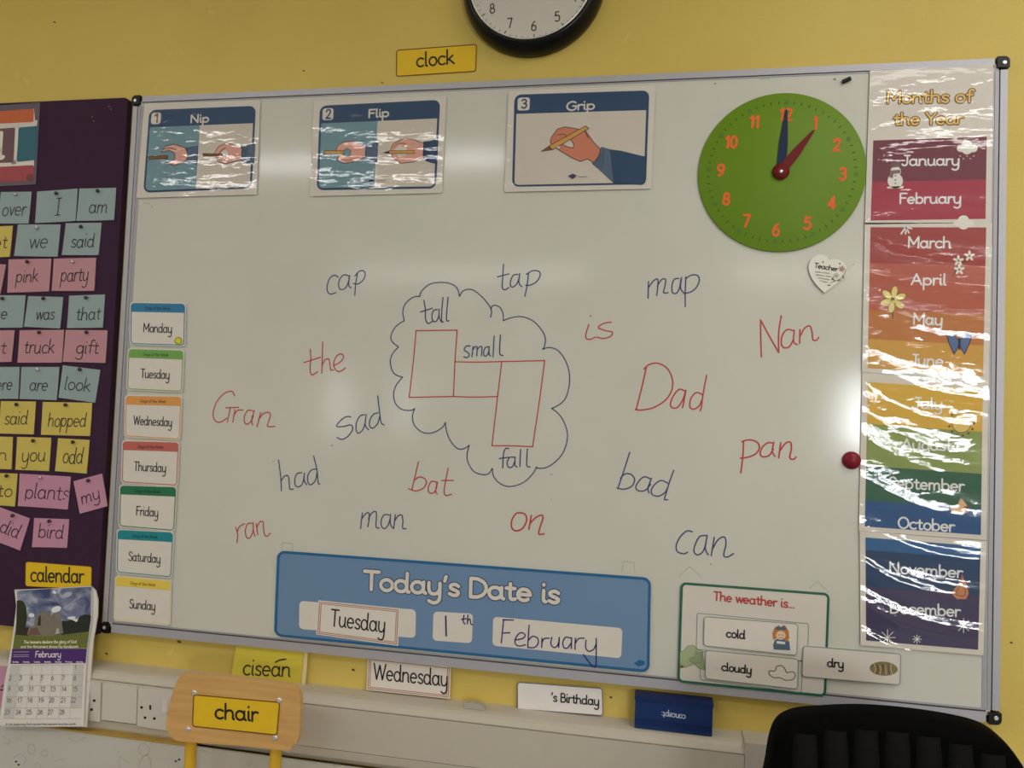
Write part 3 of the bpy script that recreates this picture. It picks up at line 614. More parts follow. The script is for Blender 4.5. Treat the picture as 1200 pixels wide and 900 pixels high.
# ============================================================ weather poster and cards
q = [(797.5, 682), (972.5, 695), (968, 817), (793.5, 799.5)]
WP = Plane(-.0215); DG = mat((28, 84, 66), .5)
t = thing('weather_poster', 'white poster with green border reading The weather is, lower right of whiteboard', 'poster', WP.at(mid(q)))
link('paper', sheetgeo(WP, q, 7, WHITE), t)
g = Geo(); ringq(g, WP, q, 7, 3.0, DG, 1); link('border', g, t)
g = Geo(); text(g, WP, 'The weather is...', (836, 703.2), (931, 712.7), 6.0, 1.7, mat((158, 52, 50), .5), 1.5); link('title_lettering', g, t)
g = Geo(); GR = mat((100, 118, 112), .5)
ringq(g, WP, [(816.5, 718), (948, 730.5), (946.5, 776), (815.5, 761)], 3, .8, GR, 1.2); ringq(g, WP, [(820, 763), (941, 774), (939.5, 812), (820, 797)], 3, .8, GR, 1.2); link('card_outline', g, t)
g = Geo(); BU = mat((146, 158, 120), .5)
for bp, m_ in (('797,764 802,762 806,757 813,756 817,761 823,763 822,776 815,777 803,782 797,778', BU), ('815,762 818,765 823,764 826,785 819,783 813,777 808,775 808,771 813,770', mat((128, 142, 106), .5))):
    pp = P(bp); g.poly(WP, pp, m_, 1.6 if m_ is BU else 2.0); g.ribbon([WP.at(p, 2.3) for p in pp], .0009, WP.n, mat((100, 112, 84), .5))
g.poly(WP, ell((799, 781), 2.2, 1.5), BROWN, 2.4); link('bush_drawing', g, t)
film(t, WP, q, .00042, 30, 30, 2.2, 4, .8, .0015)
def weather_card(q, txt, b0, b1, xh, label, y):
    pl = Plane(y); t = thing('weather_card', label, 'card', pl.at(mid(q)), 'weather word cards')
    link('card', sheetgeo(pl, q, 4, WHITE), t); g = Geo(); ringq(g, pl, q, 4, .9, GR, 1); link('border', g, t)
    g = Geo(); text(g, pl, txt, b0, b1, xh - .6, 1.7, INK, 1.5); link('lettering', g, t); return t, pl
t, pl = weather_card([(825, 722), (935.5, 731), (934, 768.5), (824, 757)], 'cold', (851, 746.5), (873, 748.5), 6.2, 'white weather card reading cold with bundled-up child drawing', -.0240)
g = Geo(); HA = mat((64, 84, 100), .5)
g.poly(pl, P('906,756 908,750 912,748 921,748 925,752 926,762 907,761'), HA, 1.5)
g.poly(pl, P('905,742 908,735 914,732 920,733 924,739 925,748 921,752 917,746 909,748 906,750'), mat((160, 100, 52), .5), 1.8)
g.poly(pl, ell((915, 744.5), 5.6, 5.2), mat((206, 166, 140), .5), 2.1); g.poly(pl, ell((915, 738), 6.4, 4.8, 14, 180, 360), HA, 2.4)
g.poly(pl, ell((915, 732.8), 1.8), WHITE, 2.7); g.poly(pl, P('910,751 920,752 920,755 910,754'), WHITE, 2.6)
for x in (913, 917): g.poly(pl, ell((x, 744), .6), INK, 2.8)
pen(g, pl, [(913, 747), (915, 748), (917.3, 747.2)], .5, INK, 2.8); link('child_drawing', g, t)
t, pl = weather_card([(826.5, 761.5), (936, 772), (935, 808), (826, 795.5)], 'cloudy', (845.5, 785.5), (880.5, 789.5), 6.0, 'white weather card reading cloudy with small cloud drawing', -.0240)
g = Geo(); pen(g, pl, P('901,790 902,786 908,786 910,781 916,780 920,784 922,788 929,787 932,791 929,796 921,797 914,794 907,794 901,790'), .8, INK, 1.5); link('cloud_drawing', g, t)
t, pl = weather_card([(941, 756.5), (1056, 766), (1055, 803), (939.5, 793)], 'dry', (969.5, 781), (988.5, 782.5), 6.2, 'white weather card reading dry, overlapping right edge of weather poster', -.0240)
g = Geo(); g.poly(pl, ell((1035.5, 783.5), 16.5, 8.2, 24, rot=4), mat((112, 98, 66), .5, noise=(300.0, .5)), 1.5)
for k in range(7): pen(g, pl, [(1024 + k * 3.4, 778 + (k % 3)), (1026 + k * 3, 784), (1024 + k * 3.6, 790 - (k % 2))], .9, mat((64, 54, 38), .5) if k % 2 else mat((170, 150, 100), .5), 2)
link('dry_ground_drawing', g, t)
film(t, pl, [(941, 756.5), (1056, 766), (1055, 803), (939.5, 793)], .0004, 30, 14, 2, 2, .2, .0024)

# ============================================================ months of the year sheets
MP = Plane(-.0216)
LET = mat((206, 200, 196), .5)
def months(q, bands, label, ph):
    t = thing('months_sheet', label, 'poster', MP.at(mid(q)), 'laminated months of the year strip')
    link('paper', sheetgeo(MP, q, 1, WHITE), t); g = Geo()
    for a, b, c in bands: g.poly(MP, sub(q, .045, a, .955, b), mat(tuple(int(v * .94) for v in c), .5), 1)
    link('colour_bands', g, t); g = Geo(); return t, g
def mtext(g, s, x0, x1, y0, y1, xh=7.2): text(g, MP, s, (x0, y0), (x1, y1), xh, 2.0, LET, 2)
def MT(t, *rows):
    for r in rows: g = Geo(); mtext(g, *r); link('month_name', g, t)
q = [(1019.5, 83), (1164, 76), (1161.5, 261), (1013.5, 263)]
t, g = months(q, [(.455, .725, (104, 46, 60)), (.725, .975, (150, 46, 66))], 'top laminated sheet headed Months of the Year with January and February', 0)
TN = mat((196, 160, 86), .5); TO = mat((88, 62, 36), .5)
g2 = Geo(); text(g2, MP, 'Months of', (1039, 121), (1139, 119.5), 8.4, 2.2, TN, 2, outline=(4.2, TO)); link('title_lettering', g2, t); g2 = Geo(); text(g2, MP, 'the Year', (1047.5, 146.5), (1128, 145), 8.2, 2.2, TN, 2, outline=(4.2, TO)); link('title_lettering', g2, t)
MT(t, ('January', 1057, 1124, 194, 193.5), ('February', 1054, 1126, 238.5, 238))
g = Geo(); SN = mat((196, 192, 184), .5)
g.poly(MP, ell((1049, 212), 9, 9), SN, 2); g.poly(MP, ell((1049.5, 201), 6.2, 6.2), SN, 2.3); g.poly(MP, P('1044,195 1044,189 1054,188 1055,194 1058,195 1042,197'), mat((92, 70, 74), .5), 2.6)
g.poly(MP, P('1043,200 1055,199 1055,203 1047,204 1046,209 1042,208'), mat((110, 90, 90), .5), 2.9); g.poly(MP, P('1039,219 1059,218 1058,221 1040,221'), SN, 2)
for y in (206, 211, 215): g.poly(MP, ell((1049, y), .8), INK, 3)
link('snowman_drawing', g, t)
def cloud(g, x, y, s=1.0):
    for k, (dx, dy, r) in enumerate(((-7, 1, 5), (0, -3, 6.5), (7, 1, 5.5), (0, 3, 6), (0, 0, 7))): g.poly(MP, ell((x + dx * s, y + dy * s), r * s, r * s * .85), SN, 2 + .12 * k)
g = Geo(); cloud(g, 1133, 173)
for k in range(5): g.poly(MP, ell((1125 + k * 4, 183 + (k % 2) * 3), .7), SN, 2)
link('cloud_drawing', g, t)
film(t, MP, q, .0004, 30, 60, 1.0, 4, .1, .0034, bow=-.1)
q = [(1013.5, 261), (1162.5, 261), (1158.5, 447), (1010, 436)]
t, g = months(q, [(.03, .27, (146, 58, 56)), (.27, .58, (164, 82, 66)), (.58, .775, (172, 108, 60)), (.775, .97, (188, 142, 64))], 'laminated months sheet with March, April, May and June', 0)
MT(t, ('March', 1064, 1114, 290, 290.5, 7.6), ('April', 1067.5, 1108.5, 333.5, 334, 7.6), ('May', 1070, 1104, 379.5, 381, 7.6), ('June', 1067, 1105, 427.5, 429, 7.4))
g = Geo(); YE = mat((196, 182, 108), .5)
for k in range(6):
    a = math.radians(60 * k - 80); c = (1046.5 + 9.5 * math.cos(a), 351 + 9.5 * math.sin(a)); pp = ell(c, 6.5, 3.8, 12, rot=60 * k - 80); g.poly(MP, pp, YE, 2 + .05 * k); g.ribbon([MP.at(p, 2.5) for p in pp + [pp[0]]], .0008, MP.n, TO)
g.poly(MP, ell((1046, 351), 5), mat((186, 170, 80), .5), 2.8); g.poly(MP, ell((1046, 351), 2.4), TO, 3.1); pen(g, MP, [(1046.5, 363), (1046, 373)], 1.4, mat((80, 78, 50), .5), 2); link('daffodil_drawing', g, t)
g = Geo()
for (x, y) in ((1123, 305.5), (1136, 300), (1124, 316)):
    for k in range(5): a = math.radians(72 * k - 90); g.poly(MP, ell((x + 3.6 * math.cos(a), y + 3.6 * math.sin(a)), 3, 1.6, 10, rot=72 * k - 90), SN, 2 + .06 * k)
    g.poly(MP, ell((x, y), 1.3), BROWN, 2.4)
pen(g, MP, [(1117, 323), (1124, 312), (1137, 301)], .9, INK, 1.6); link('blossom_drawing', g, t)
g = Geo()
for st in ('1056,274 1060,268', '1061,274 1062,267', '1065,273 1062,267', '1068,268 1060,266'): pen(g, MP, P(st), 1.8, SN, 2)
cloud(g, 1129, 261); link('snowdrop_drawing', g, t)
g = Geo(); BB = mat((70, 92, 136), .5)
for sx in (-1, 1):
    pp = [(1124 + sx * a, b) for a, b in ((1, 399), (6, 392), (14, 389.5), (15, 391), (12, 402), (9, 409), (6, 415), (2.5, 409), (1, 405))]; g.poly(MP, pp, BB, 2); g.ribbon([MP.at(p, 2.4) for p in pp + [pp[0]]], .0016, MP.n, INK)
pen(g, MP, [(1124, 396), (1124, 409)], 2.2, INK, 2.6); pen(g, MP, [(1123.6, 396), (1120, 390)], .7, INK, 2.6); pen(g, MP, [(1124.4, 396), (1128, 390)], .7, INK, 2.6); link('butterfly_drawing', g, t)
film(t, MP, q, .0005, 30, 60, 1.0, 4, .62, .0034, bow=.12)
q = [(1010.5, 437), (1158.5, 447), (1156, 633), (1006.5, 622)]
t, g = months(q, [(.055, .32, (196, 158, 60)), (.32, .585, (124, 140, 78)), (.585, .805, (44, 88, 70)), (.805, .97, (36, 76, 124))], 'laminated months sheet with July, August, September and October', 0)
MT(t, ('July', 1069.5, 1104, 478, 479.5, 7.4), ('August', 1057, 1115, 526.5, 528, 7.4), ('September', 1041.5, 1129.5, 571.5, 575.5, 7.6), ('October', 1052, 1118, 618.5, 623, 7.6))
g = Geo(); g.poly(MP, ell((1126.5, 496), 11), mat((200, 168, 96), .5), 2); g.ribbon([MP.at(p, 2.3) for p in ell((1126.5, 496), 11) + [(1137.5, 496)]], .0009, MP.n, INK)
for k in range(13): a = 2 * math.pi * k / 13; c = (1126.5 + 14.5 * math.cos(a), 496 + 14.5 * math.sin(a)); g.poly(MP, [(c[0] + 2.2 * math.cos(a + x), c[1] + 2.2 * math.sin(a + x)) for x in (0, 2.1, 4.2)], TO, 2)
link('sun_drawing', g, t)
g = Geo(); g.poly(MP, P('1113,596 1122,591 1126,584 1131,589 1134,594 1135,600 1127,602 1118,602'), mat((206, 154, 122), .5), 2); g.poly(MP, P('1129,594 1135,592 1135,600 1130,600'), BROWN, 2.3); pen(g, MP, P('1113,599 1120,602.5 1128,602.5'), .8, INK, 2.5); link('acorn_drawing', g, t)
film(t, MP, q, .00095, 30, 70, .8, 3.2, .47, .0042, bow=.20)
q = [(1007.5, 622.5), (1156, 634), (1152.5, 768), (1008.5, 756)]
t, g = months(q, [(.05, .16, (42, 88, 136)), (.16, .48, (34, 58, 92)), (.48, .955, (62, 54, 84))], 'bottom laminated months sheet with November and December', 0)
MT(t, ('November', 1042, 1127.5, 671, 677, 7.6), ('December', 1043, 1125, 718, 722.5, 7.6))
g = Geo(); g.poly(MP, P('1127,672 1130,680 1133,686 1135,695 1132,702 1121,702 1116,697 1118,690 1124,684'), mat((170, 112, 80), .5), 2); pen(g, MP, P('1127,674 1125,686 1120,696 1130,698 1131,688'), .8, BROWN, 2.4); link('bonfire_drawing', g, t)
g = Geo()
for (x, y, r) in ((1129, 733, 8.5), (1040, 747, 9), (1074.5, 749, 5)):
    g.strokes([([MP.at((x - r * math.cos(a), y - r * math.sin(a)), 2), MP.at((x + r * math.cos(a), y + r * math.sin(a)), 2)], .8 * MP.scale((x, y))) for a in (0, .785, 1.571, 2.356)], MP.n, SN)
link('snowflake_drawing', g, t)
film(t, MP, q, .0014, 30, 80, .8, 3.1, .70, .0045, bow=.22, curl=.0045)

# ============================================================ small things on the board
hp = Plane(-.0225); pts = crop(930, 290, 15, P('540,795 430,690 330,560 275,430 262,330 300,220 370,150 450,125 530,130 590,160 630,215 700,205 780,210 860,250 920,320 935,400 905,490 830,570 720,660 620,740'))
t = thing('heart_plaque', 'small white heart plaque reading Teacher below green clock', 'ornament', hp.at((968, 320)))
g = Geo(); g.prism([hp.at(p) for p in spline(pts + [pts[0]], 3)[:-1]], hp.n, .0044, mat((196, 194, 184), .5), mat((96, 90, 82), .6)); link('heart_board', g, t)
g = Geo(); text(g, hp, 'Teacher', (954, 313.5), (981.5, 318), 3.3, 1.05, INK, 1)
for s_, a, b in (('takes a hand', (955, 319), (972, 321)), ('opens a mind', (956, 322.5), (973.5, 325)), ('and touches', (958.5, 326), (972, 328.5)), ('a heart', (960.5, 329.5), (969.5, 331.5))): text(g, hp, s_, a, b, 1.0, .32, mat((92, 84, 80), .5), 1)
link('lettering', g, t)
g = Geo(); PKF = mat((150, 112, 108), .5); GYF = mat((104, 94, 88), .5)
for k in range(5): a = math.radians(72 * k); g.poly(hp, ell((986.5 + 2.1 * math.cos(a), 315.2 + 2.1 * math.sin(a)), 1.8, 1.2, 10, rot=72 * k), PKF, 1 + k * .1)
for k in range(5): a = math.radians(72 * k); pen(g, hp, ell((980 + 1.8 * math.cos(a), 323 + 1.6 * math.sin(a)), 1.2, 1.0, 8) , .35, GYF, 1.4)
pen(g, hp, P('973,331.5 980,329 986,325.5 990,320 991,316'), .7, GYF, 1.5)
for (x, y, r) in ((977, 328, 40), (983, 328.5, -20), (988, 324.5, 60), (975.5, 326.5, -60)): g.poly(hp, ell((x, y), 2.2, .9, 10, rot=r), GYF, 1.7)
g.poly(hp, ell((971.5, 334.3), 2, .6, 8), INK, 1); link('flower_print', g, t)
for p in ((964.4, 307.3), (984, 309)):
    g = Geo(); g.poly(hp, ell(p, .9, 1.2, 10), BROWN, 1); link('hanging_hole', g, t)
g = Geo(); c = SURF.at((997.5, 539.5)); g.lathe(c, [(.0165, 0), (.0165, .004), (.0150, .008), (.0105, .0112), (.005, .0125), (0, .013)], mat((106, 18, 34), .3), 32)
tag(link('round_magnet', g, None, c), 'dark red round magnet beside the October sheet', 'magnet')
g = Geo(); c = SURF.at((991.5, 95)); u = (SURF.at((997, 92.5)) - c).normalized()
g.tube([c - u * .0075 + Vector((0, -.004, 0)), c + u * .0075 + Vector((0, -.004, 0))], .004, BLACK, 12); tag(link('stick_magnet', g, None, c), 'tiny black stick magnet above the green clock', 'magnet')

# ============================================================ wall clock
wc = Plane(0).at((626, -13.5)); RO = 85.0 * Plane(0).scale((626, -14)) * .985
t = thing('wall_clock', 'round black-rimmed analogue wall clock cut by top of frame', 'clock', wc)
g = Geo(); g.lathe(wc, [(RO * .93, 0), (RO, .004), (RO, .014), (RO * .985, .024), (RO * .95, .034), (RO * .905, .041), (RO * .865, .043), (RO * .85, .040), (RO * .845, .030), (0, .030)], mat((12, 11, 12), .25), 96); link('rim', g, t)
g = Geo(); g.lathe(wc, [(RO * .868, .0425), (RO * .862, .0442), (RO * .850, .0444), (RO * .842, .042), (RO * .838, .032)], brushed((196, 196, 190), .25), 96); link('chrome_bezel', g, t)
g = Geo(); g.lathe(wc, [(RO * .842, .0325), (0, .0325)], mat((172, 168, 160), .6), 96); link('face', g, t)
g = Geo(); gm = Geo(); wc2 = wc + Vector((0, -.0330, 0)); WR = math.radians(4.5)
for h in range(1, 13): g = Geo(); digits(g, str(h), cpt(RO * .655, h, wc2, WR), .0118, .0022, INK, .92, WR); link('numeral', g, t)
for k in range(60): gm.ribbon([cpt(RO * (.775 if k % 5 == 0 else .795), k / 5, wc2, WR), cpt(RO * .825, k / 5, wc2, WR)], .0018 if k % 5 == 0 else .0010, (0, -1, 0), INK)
link('minute_marks', gm, t)['kind'] = 'stuff'
for nm, h, L, wd, d in (('hour_hand', 1.05, .07, .006, .0005), ('minute_hand', .45, .10, .004, .0015)):
    g = Geo(); a = cpt(-.015, h, wc2, WR, d); b = cpt(L, h, wc2, WR, d); g.ribbon([a, b], wd, (0, -1, 0), BLACK); link(nm, g, t)

# yellow labels
YL = mat((224, 160, 32), .45)
def yellow_label(pl, q, r, txt, b0, b1, xh, wt, label, bw=1.0):
    t = thing('word_label', label, 'label', pl.at(mid(q)), 'printed yellow word labels')
    link('label_card', sheetgeo(pl, q, r, YL), t)
    g = Geo(); ringq(g, pl, q, r, bw, mat((96, 62, 30), .5), 1); link('border', g, t)
    g = Geo(); text(g, pl, txt, b0, b1, xh, wt, INK, 2); link('lettering', g, t); return t
yellow_label(Plane(-.0012), [(464.5, 58.5), (559, 51.5), (558, 84), (464, 90)], 3, 'clock', (488, 78.5), (532, 74.5), 10.0, 2.0, 'yellow printed label reading clock, below the wall clock', 1.1)

# ============================================================ purple pinboard and its notes
PBY = -.018
PUR = mat((48, 27, 47), .85, noise=(55.0, .16), bump=(900.0, .0006))
tl = Plane(PBY).at((150, 114)); br = Plane(PBY).at((115.5, 744))
pb = thing('pinboard', 'purple fabric-covered pinboard left of the whiteboard', 'pinboard', ((tl.x - .5), 0, br.z))
g = Geo(); xr, zt, zb = -.917, 2.150, .940
rr = .008; outl = [(-2.1, PBY, zb), (xr, PBY, zb)] + [(xr - rr + rr * math.cos(a), PBY, zt - rr + rr * math.sin(a)) for a in [i * math.pi / 8 for i in range(5)]] + [(-2.1, PBY, zt)]
g.prism(outl, (0, -1, 0), -PBY - .001, PUR); link('fabric_panel', g, pb)
g = Geo(); FP = Plane(PBY - .0002)
for x, y in ((108, 137), (110, 142), (128, 125), (130, 128)): g.poly(FP, ell((x, y), 1.0, .6, 8), mat((110, 96, 116), .6), 1)
link('pin_holes', g, pb)['kind'] = 'stuff'
NP = Plane(PBY - .0012)
NC = {'b': mat((124, 140, 140), .6, noise=(20.0, .05)), 'p': mat((160, 118, 124), .6, noise=(20.0, .05)), 'y': mat((174, 157, 78), .6, noise=(20.0, .05)), 'm': mat((164, 118, 138), .6, noise=(20.0, .05))}
CN = {'b': 'blue-grey', 'p': 'pink', 'y': 'yellow', 'm': 'mauve-pink'}
NINK = mat((46, 40, 46), .5)
notes = [
 ('b', 'over', [(1, 225), (37, 224.5), (34, 262), (-2, 262)], (2, 253), (30, 252), 10, (19, 228), None),
 ('b', 'I', [(43.5, 224.5), (91, 221), (89, 259), (41.5, 261.5)], (63.5, 252), (70, 251.5), 12, (67, 227), None),
 ('b', 'am', [(93, 221), (136, 220), (134, 258), (90, 259)], (104, 250), (125.5, 249), 9.5, (115.5, 224), None),
 ('y', 'get', [(-20, 266), (15, 264.5), (12, 301), (-22, 302)], (-18, 291), (8, 291), 9, None, 'yellow pinned note cut by left edge, beside the blue we note'),
 ('b', 'we', [(21, 263), (71, 263), (68, 301), (17, 300)], (34, 291), (55.5, 290), 10.5, (44, 267), None),
 ('b', 'said', [(77, 261.5), (119, 261), (116, 299), (73, 299)], (83, 290), (110, 289), 9.5, (96, 266), None),
 ('p', '', [(-20, 308), (7, 310), (1, 345), (-24, 345)], None, None, 9, None, 'sliver of pink note at left edge beside the pink note'),
 ('p', 'pink', [(10, 304), (60, 303), (58, 341.5), (9, 343)], (18.5, 331), (44, 330), 9.0, (33, 307), None),
 ('p', 'party', [(63, 303), (112.5, 302), (111, 341), (61, 341)], (71, 330), (103, 329), 10, (86, 307), None),
 ('b', 'he', [(-10, 346), (30, 346), (27, 384), (-12, 384)], (-8, 374), (8, 374), 8.5, (4, 350), 'blue-grey pinned note cut by left edge, beside the was note'),
 ('b', 'was', [(33, 347), (74, 348), (71, 385), (28.5, 383)], (42, 375), (63.5, 374.5), 8.5, (52, 350), None),
 ('b', 'that', [(81, 346.5), (123, 345), (121, 384), (79, 384.5)], (89, 375.5), (117.5, 374.5), 9.0, (102, 349), None),
 ('p', 'st', [(-25, 387), (17, 387), (14, 424), (-26, 425)], (-8, 414), (7, 414), 9, None, 'pink pinned note cut by left edge, beside the truck note'),
 ('p', 'truck', [(23, 387), (75, 386.5), (73, 425), (21, 425)], (28, 414), (63, 414), 9.5, (47, 389.5), None),
 ('p', 'gift', [(77, 386.5), (126, 387), (124, 425.5), (74, 424)], (89, 414), (115, 414), 9.0, (102.5, 389.5), None),
 ('b', 'were', [(-25, 430), (23, 430), (22, 467.5), (-26, 467)], (-14, 457), (14, 457), 8.5, None, 'blue-grey pinned note cut by left edge, beside the are note'),
 ('b', 'are', [(25, 430), (69.5, 430), (67, 469), (23.5, 467.5)], (34.5, 457.5), (55.5, 458), 8.8, (45, 433), None),
 ('b', 'look', [(73.5, 428), (117.5, 433.5), (112, 472), (69, 466)], (75, 456.5), (105, 459), 9, (94.5, 433), None),
 ('y', 'said', [(1, 470), (42, 470.5), (40, 509), (-1, 508)], (5, 497.5), (32, 497.5), 9.5, (20.5, 474), None),
 ('y', 'hopped', [(50, 471), (108, 472), (106, 511), (48.5, 509.5)], (56, 499.5), (100.5, 500), 9.5, (78, 474.5), None),
 ('y', 'in', [(-22, 511), (15, 512), (14, 550), (-23, 549)], (-8, 539), (8, 539), 8.5, None, 'yellow pinned note cut by left edge, beside the you note'),
 ('y', 'you', [(20, 512), (60, 513), (58, 552), (18.5, 550.5)], (25, 540.5), (53, 541), 10, (40, 516.5), None),
 ('y', 'odd', [(68, 513.5), (105, 515.5), (102, 555), (65, 552)], (73, 542.5), (96.5, 543.5), 11, (86.5, 518), None),
 ('y', 'to', [(-15, 554), (20.5, 555), (18, 593.5), (-16, 591)], (-3, 582), (14, 582), 9, (9, 557.5), None),
 ('m', 'plants', [(23, 555), (83, 558.5), (80, 597), (21.5, 593)], (29, 583.5), (80, 586), 10.5, (48, 559.5), None),
 ('m', 'my', [(86, 564), (119.5, 555), (126.5, 593), (94, 602)], (96, 590.5), (117.5, 583.5), 8.5, (104.5, 563), None),
 ('m', 'did', [(-12, 590), (35, 607.5), (24, 645), (-22, 628)], (-1, 622), (20, 631.5), 10, (16, 604), None),
 ('m', 'bird', [(40, 607), (81, 608.5), (79, 642), (38, 641)], (44.5, 630), (74, 631), 9.5, (59, 610.5), None)]
for k, (c, tx, q, b0, b1, xh, pin, lab) in enumerate(notes):
    pl = NP if k % 2 else NP.off(.0005)
    t = thing('word_note', lab or '%s pinned paper note with handwritten word %s' % (CN[c], tx), 'note', pl.at(mid(q)), 'handwritten word notes on the pinboard')
    # paper bows very slightly off the board at its lower corners
    g = Geo(); rows = []
    for j in range(7): rows.append([pl.at(bil(q, i / 6, j / 6)) + pl.n * (.0016 * (j / 6) ** 2 * (abs(i - 3) / 3) ** 2) for i in range(7)])
    g.grid(rows, NC[c]); g.ring([pl.at(p) for p in q], [pl.at(p) - pl.n * .0006 for p in q], NC[c]); link('paper', g, t)
    if tx:
        g = Geo(); text(g, pl, tx, b0, b1, xh, 1.2, NINK, 2, slant=.13, wob=.05); link('handwriting', g, t)
    if pin:
        g = Geo(); pc = pl.at(pin); g.lathe(pc, [(.0026, 0), (.0026, .002), (.0042, .0035), (.0040, .0052), (.0022, .0062), (0, .0064)], mat((52, 44, 42), .25) if k % 4 else brushed((170, 166, 160), .25), 14); link('push_pin', g, t)

# bright block-pattern banner at the top of the pinboard
BQ = Plane(PBY - .0016)
t = thing('block_poster', 'poster of orange, teal and red blocks with white letter at pinboard top left', 'poster', BQ.at((10, 168)))
q = [(-60, 128), (47, 120), (42, 216), (-64, 222)]
link('paper', sheetgeo(BQ, q, .5, mat((84, 74, 84), .5)), t)
g = Geo()
g.poly(BQ, P('-60,136 40,127.5 41.5,144 41,147 -60,153'), WHITE, 1); g.poly(BQ, P('-60,190 40,186.5 40,195 -60,199'), WHITE, 1); g.poly(BQ, P('16,148 23,147 19,192 14,193'), WHITE, 1); g.poly(BQ, P('-60,150 44,141 43,148 -60,155'), WHITE, 1); link('white_joints', g, t)
g = Geo(); g.poly(BQ, rq([(-62, 135), (40, 127.5), (39.5, 143), (-62, 148)], 2), mat((166, 84, 48), .5), 2); link('orange_block', g, t)
g = Geo(); g.poly(BQ, rq([(-30, 153), (18, 149.5), (16, 190.5), (-32, 192)], 2), mat((92, 66, 72), .5), 2); link('brown_block', g, t)
g = Geo(); g.poly(BQ, rq([(22, 149.5), (44.5, 147.5), (42.5, 187.5), (20, 190)], 2), mat((40, 84, 98), .5), 2); link('teal_block', g, t)
g = Geo(); g.poly(BQ, rq([(-64, 199), (40, 193.5), (39.5, 212), (-66, 216)], 2), mat((138, 60, 66), .5), 2); link('red_block', g, t)
g = Geo()
pen(g, BQ, P('-16,157 -17,176 -12,186 -4,184 1,176'), 5.0, mat((190, 184, 172), .5), 3); pen(g, BQ, P('2,156 0.5,182 2,185 4,184'), 5.0, mat((190, 184, 172), .5), 3); link('white_letter', g, t)
g = Geo(); g.poly(BQ, P('32,205 38,204 39,211 35,213 31,210'), mat((100, 52, 54), .5), 3); link('small_mark', g, t)

yellow_label(Plane(PBY - .0012), [(30, 658), (107.5, 664), (107, 691), (29.5, 687)], 3, 'calendar', (36, 681), (98, 683), 10.2, 2.0, 'yellow printed label reading calendar, above the wall calendar', .4)

# ============================================================ wall calendar
a_, b_, c_ = Plane(-.030).at((17, 691)), Plane(-.030).at((113, 686)), Plane(-.083).at((4, 852))
nn = (b_ - a_).cross(c_ - a_).normalized(); nn = nn if nn.y < 0 else -nn
KP = Plane(a_, nn)
t = thing('wall_calendar', 'hanging February wall calendar with photo of a stone ruin', 'calendar', a_)
PG = mat((186, 182, 176), .5)
g = Geo(); KB = KP.off(-.004); rows = []
side = P('106.5,686.5 112,692 114.5,703 114,722 109,750 106,790 101,852'); 
pts = [(17, 692)] + [(107, 687)] + side[1:] + [(1, 852)] + [(6, 800), (15, 745), (19, 710)]
g.prism([KB.at(p) for p in pts], KB.n, .003, PG); link('back_pages', g, t)
g = Geo(); front = P('17,691 60,689.5 107,686.5 107.5,700 107,730 102.5,758 100,800 98,851 50,851.5 -1,850 5,800 13.5,757 18.5,725 19,705')
g.prism([KP.at(p) for p in front], KP.n, .0012, PG); link('front_page', g, t)
g = Geo(); g.poly(KP, P('19.5,692 107,687.5 106.5,728 102,759.5 15,760.5 19.5,728 20.5,705'), sky_print_mat(), 1); 
GRS = mat((88, 92, 44), .5, noise=(120.0, .2)); g.poly(KP, P('17.5,742 50,745 75,744 104.5,739 102,759.5 15,760.5'), GRS, 1.3)
TREE = mat((36, 42, 26), .5, noise=(260.0, .5)); g.poly(KP, P('19,744 19.8,704 24,703 28,705 31,712 32,724 30,735 34,743'), TREE, 1.6)
g.poly(KP, P('72,744 73,727 78,728 84,726 90,729 94,722 99,720 104,720.5 107,722 104.5,740'), mat((34, 36, 34), .5, noise=(260.0, .4)), 1.6); g.poly(KP, P('19,744 24,736 34,735 34,745'), mat((46, 38, 30), .5), 1.8)
ST = mat((104, 98, 86), .5, noise=(200.0, .3))
g.poly(KP, P('32,744 34,736 40,733 42,722 46,719 51,716 57,718 60,722 64,718 66,722 69,717 71.5,716.5 72,727 74.5,742 62,745 50,746'), ST, 2.0)
g.poly(KP, P('44,733 46,722 48,721 48,733'), TREE, 2.3); g.poly(KP, P('65,743 66.5,737 69,736 70,742'), mat((150, 148, 140), .5), 2.3); g.poly(KP, P('33,744 36,737 43,735 48,744'), mat((92, 70, 66), .5), 2.3)
CW = mat((190, 192, 196), .5)
for (x, y, rx, ry, r) in ((79, 697, 6, 3, -20), (64, 694, 2.5, 1.6, 30), (66, 714, 6, 3.5, -20), (90, 727.5, 8, 2.2, 6), (37, 721, 3.5, 2.5, 0), (84, 724, 5, 1.6, -4)): g.poly(KP, ell((x, y), rx, ry, 16, rot=r), CW if y > 710 or x < 70 else mat((140, 146, 160), .5), 1.45)
link('ruin_photograph', g, t)
g = Geo(); CR_ = mat((196, 196, 170), .5)
text(g, KP, 'The heavens declare the glory of God', (28, 754), (90, 753.5), 1.9, .6, CR_, 3); text(g, KP, 'and the firmament shows his handiwork', (24.5, 759.3), (92, 759), 1.7, .55, CR_, 3); link('verse_lettering', g, t)
g = Geo(); g.poly(KP, P('14.5,760.5 102,760 100.5,777 12.5,778'), mat((64, 36, 92), .5), 2)
LW = mat((196, 190, 200), .5); text(g, KP, 'February', (41.5, 770), (71.5, 770), 3.9, .9, LW, 3)
for k, d in enumerate(('Sunday', 'Monday', 'Tuesday', 'Wednesday', 'Thursday', 'Friday', 'Saturday')): text(g, KP, d, (15 + k * 12.4, 776.4), (22 + k * 12.6, 776.2), .85, .35, LW, 3)
for y in (764, 767.5, 769.5): pen(g, KP, [(16, y), (34, y - .2)], .3, LW, 3)
link('month_band', g, t)
g = Geo(); GL_ = mat((140, 138, 134), .5); WK = mat((168, 166, 162), .5)
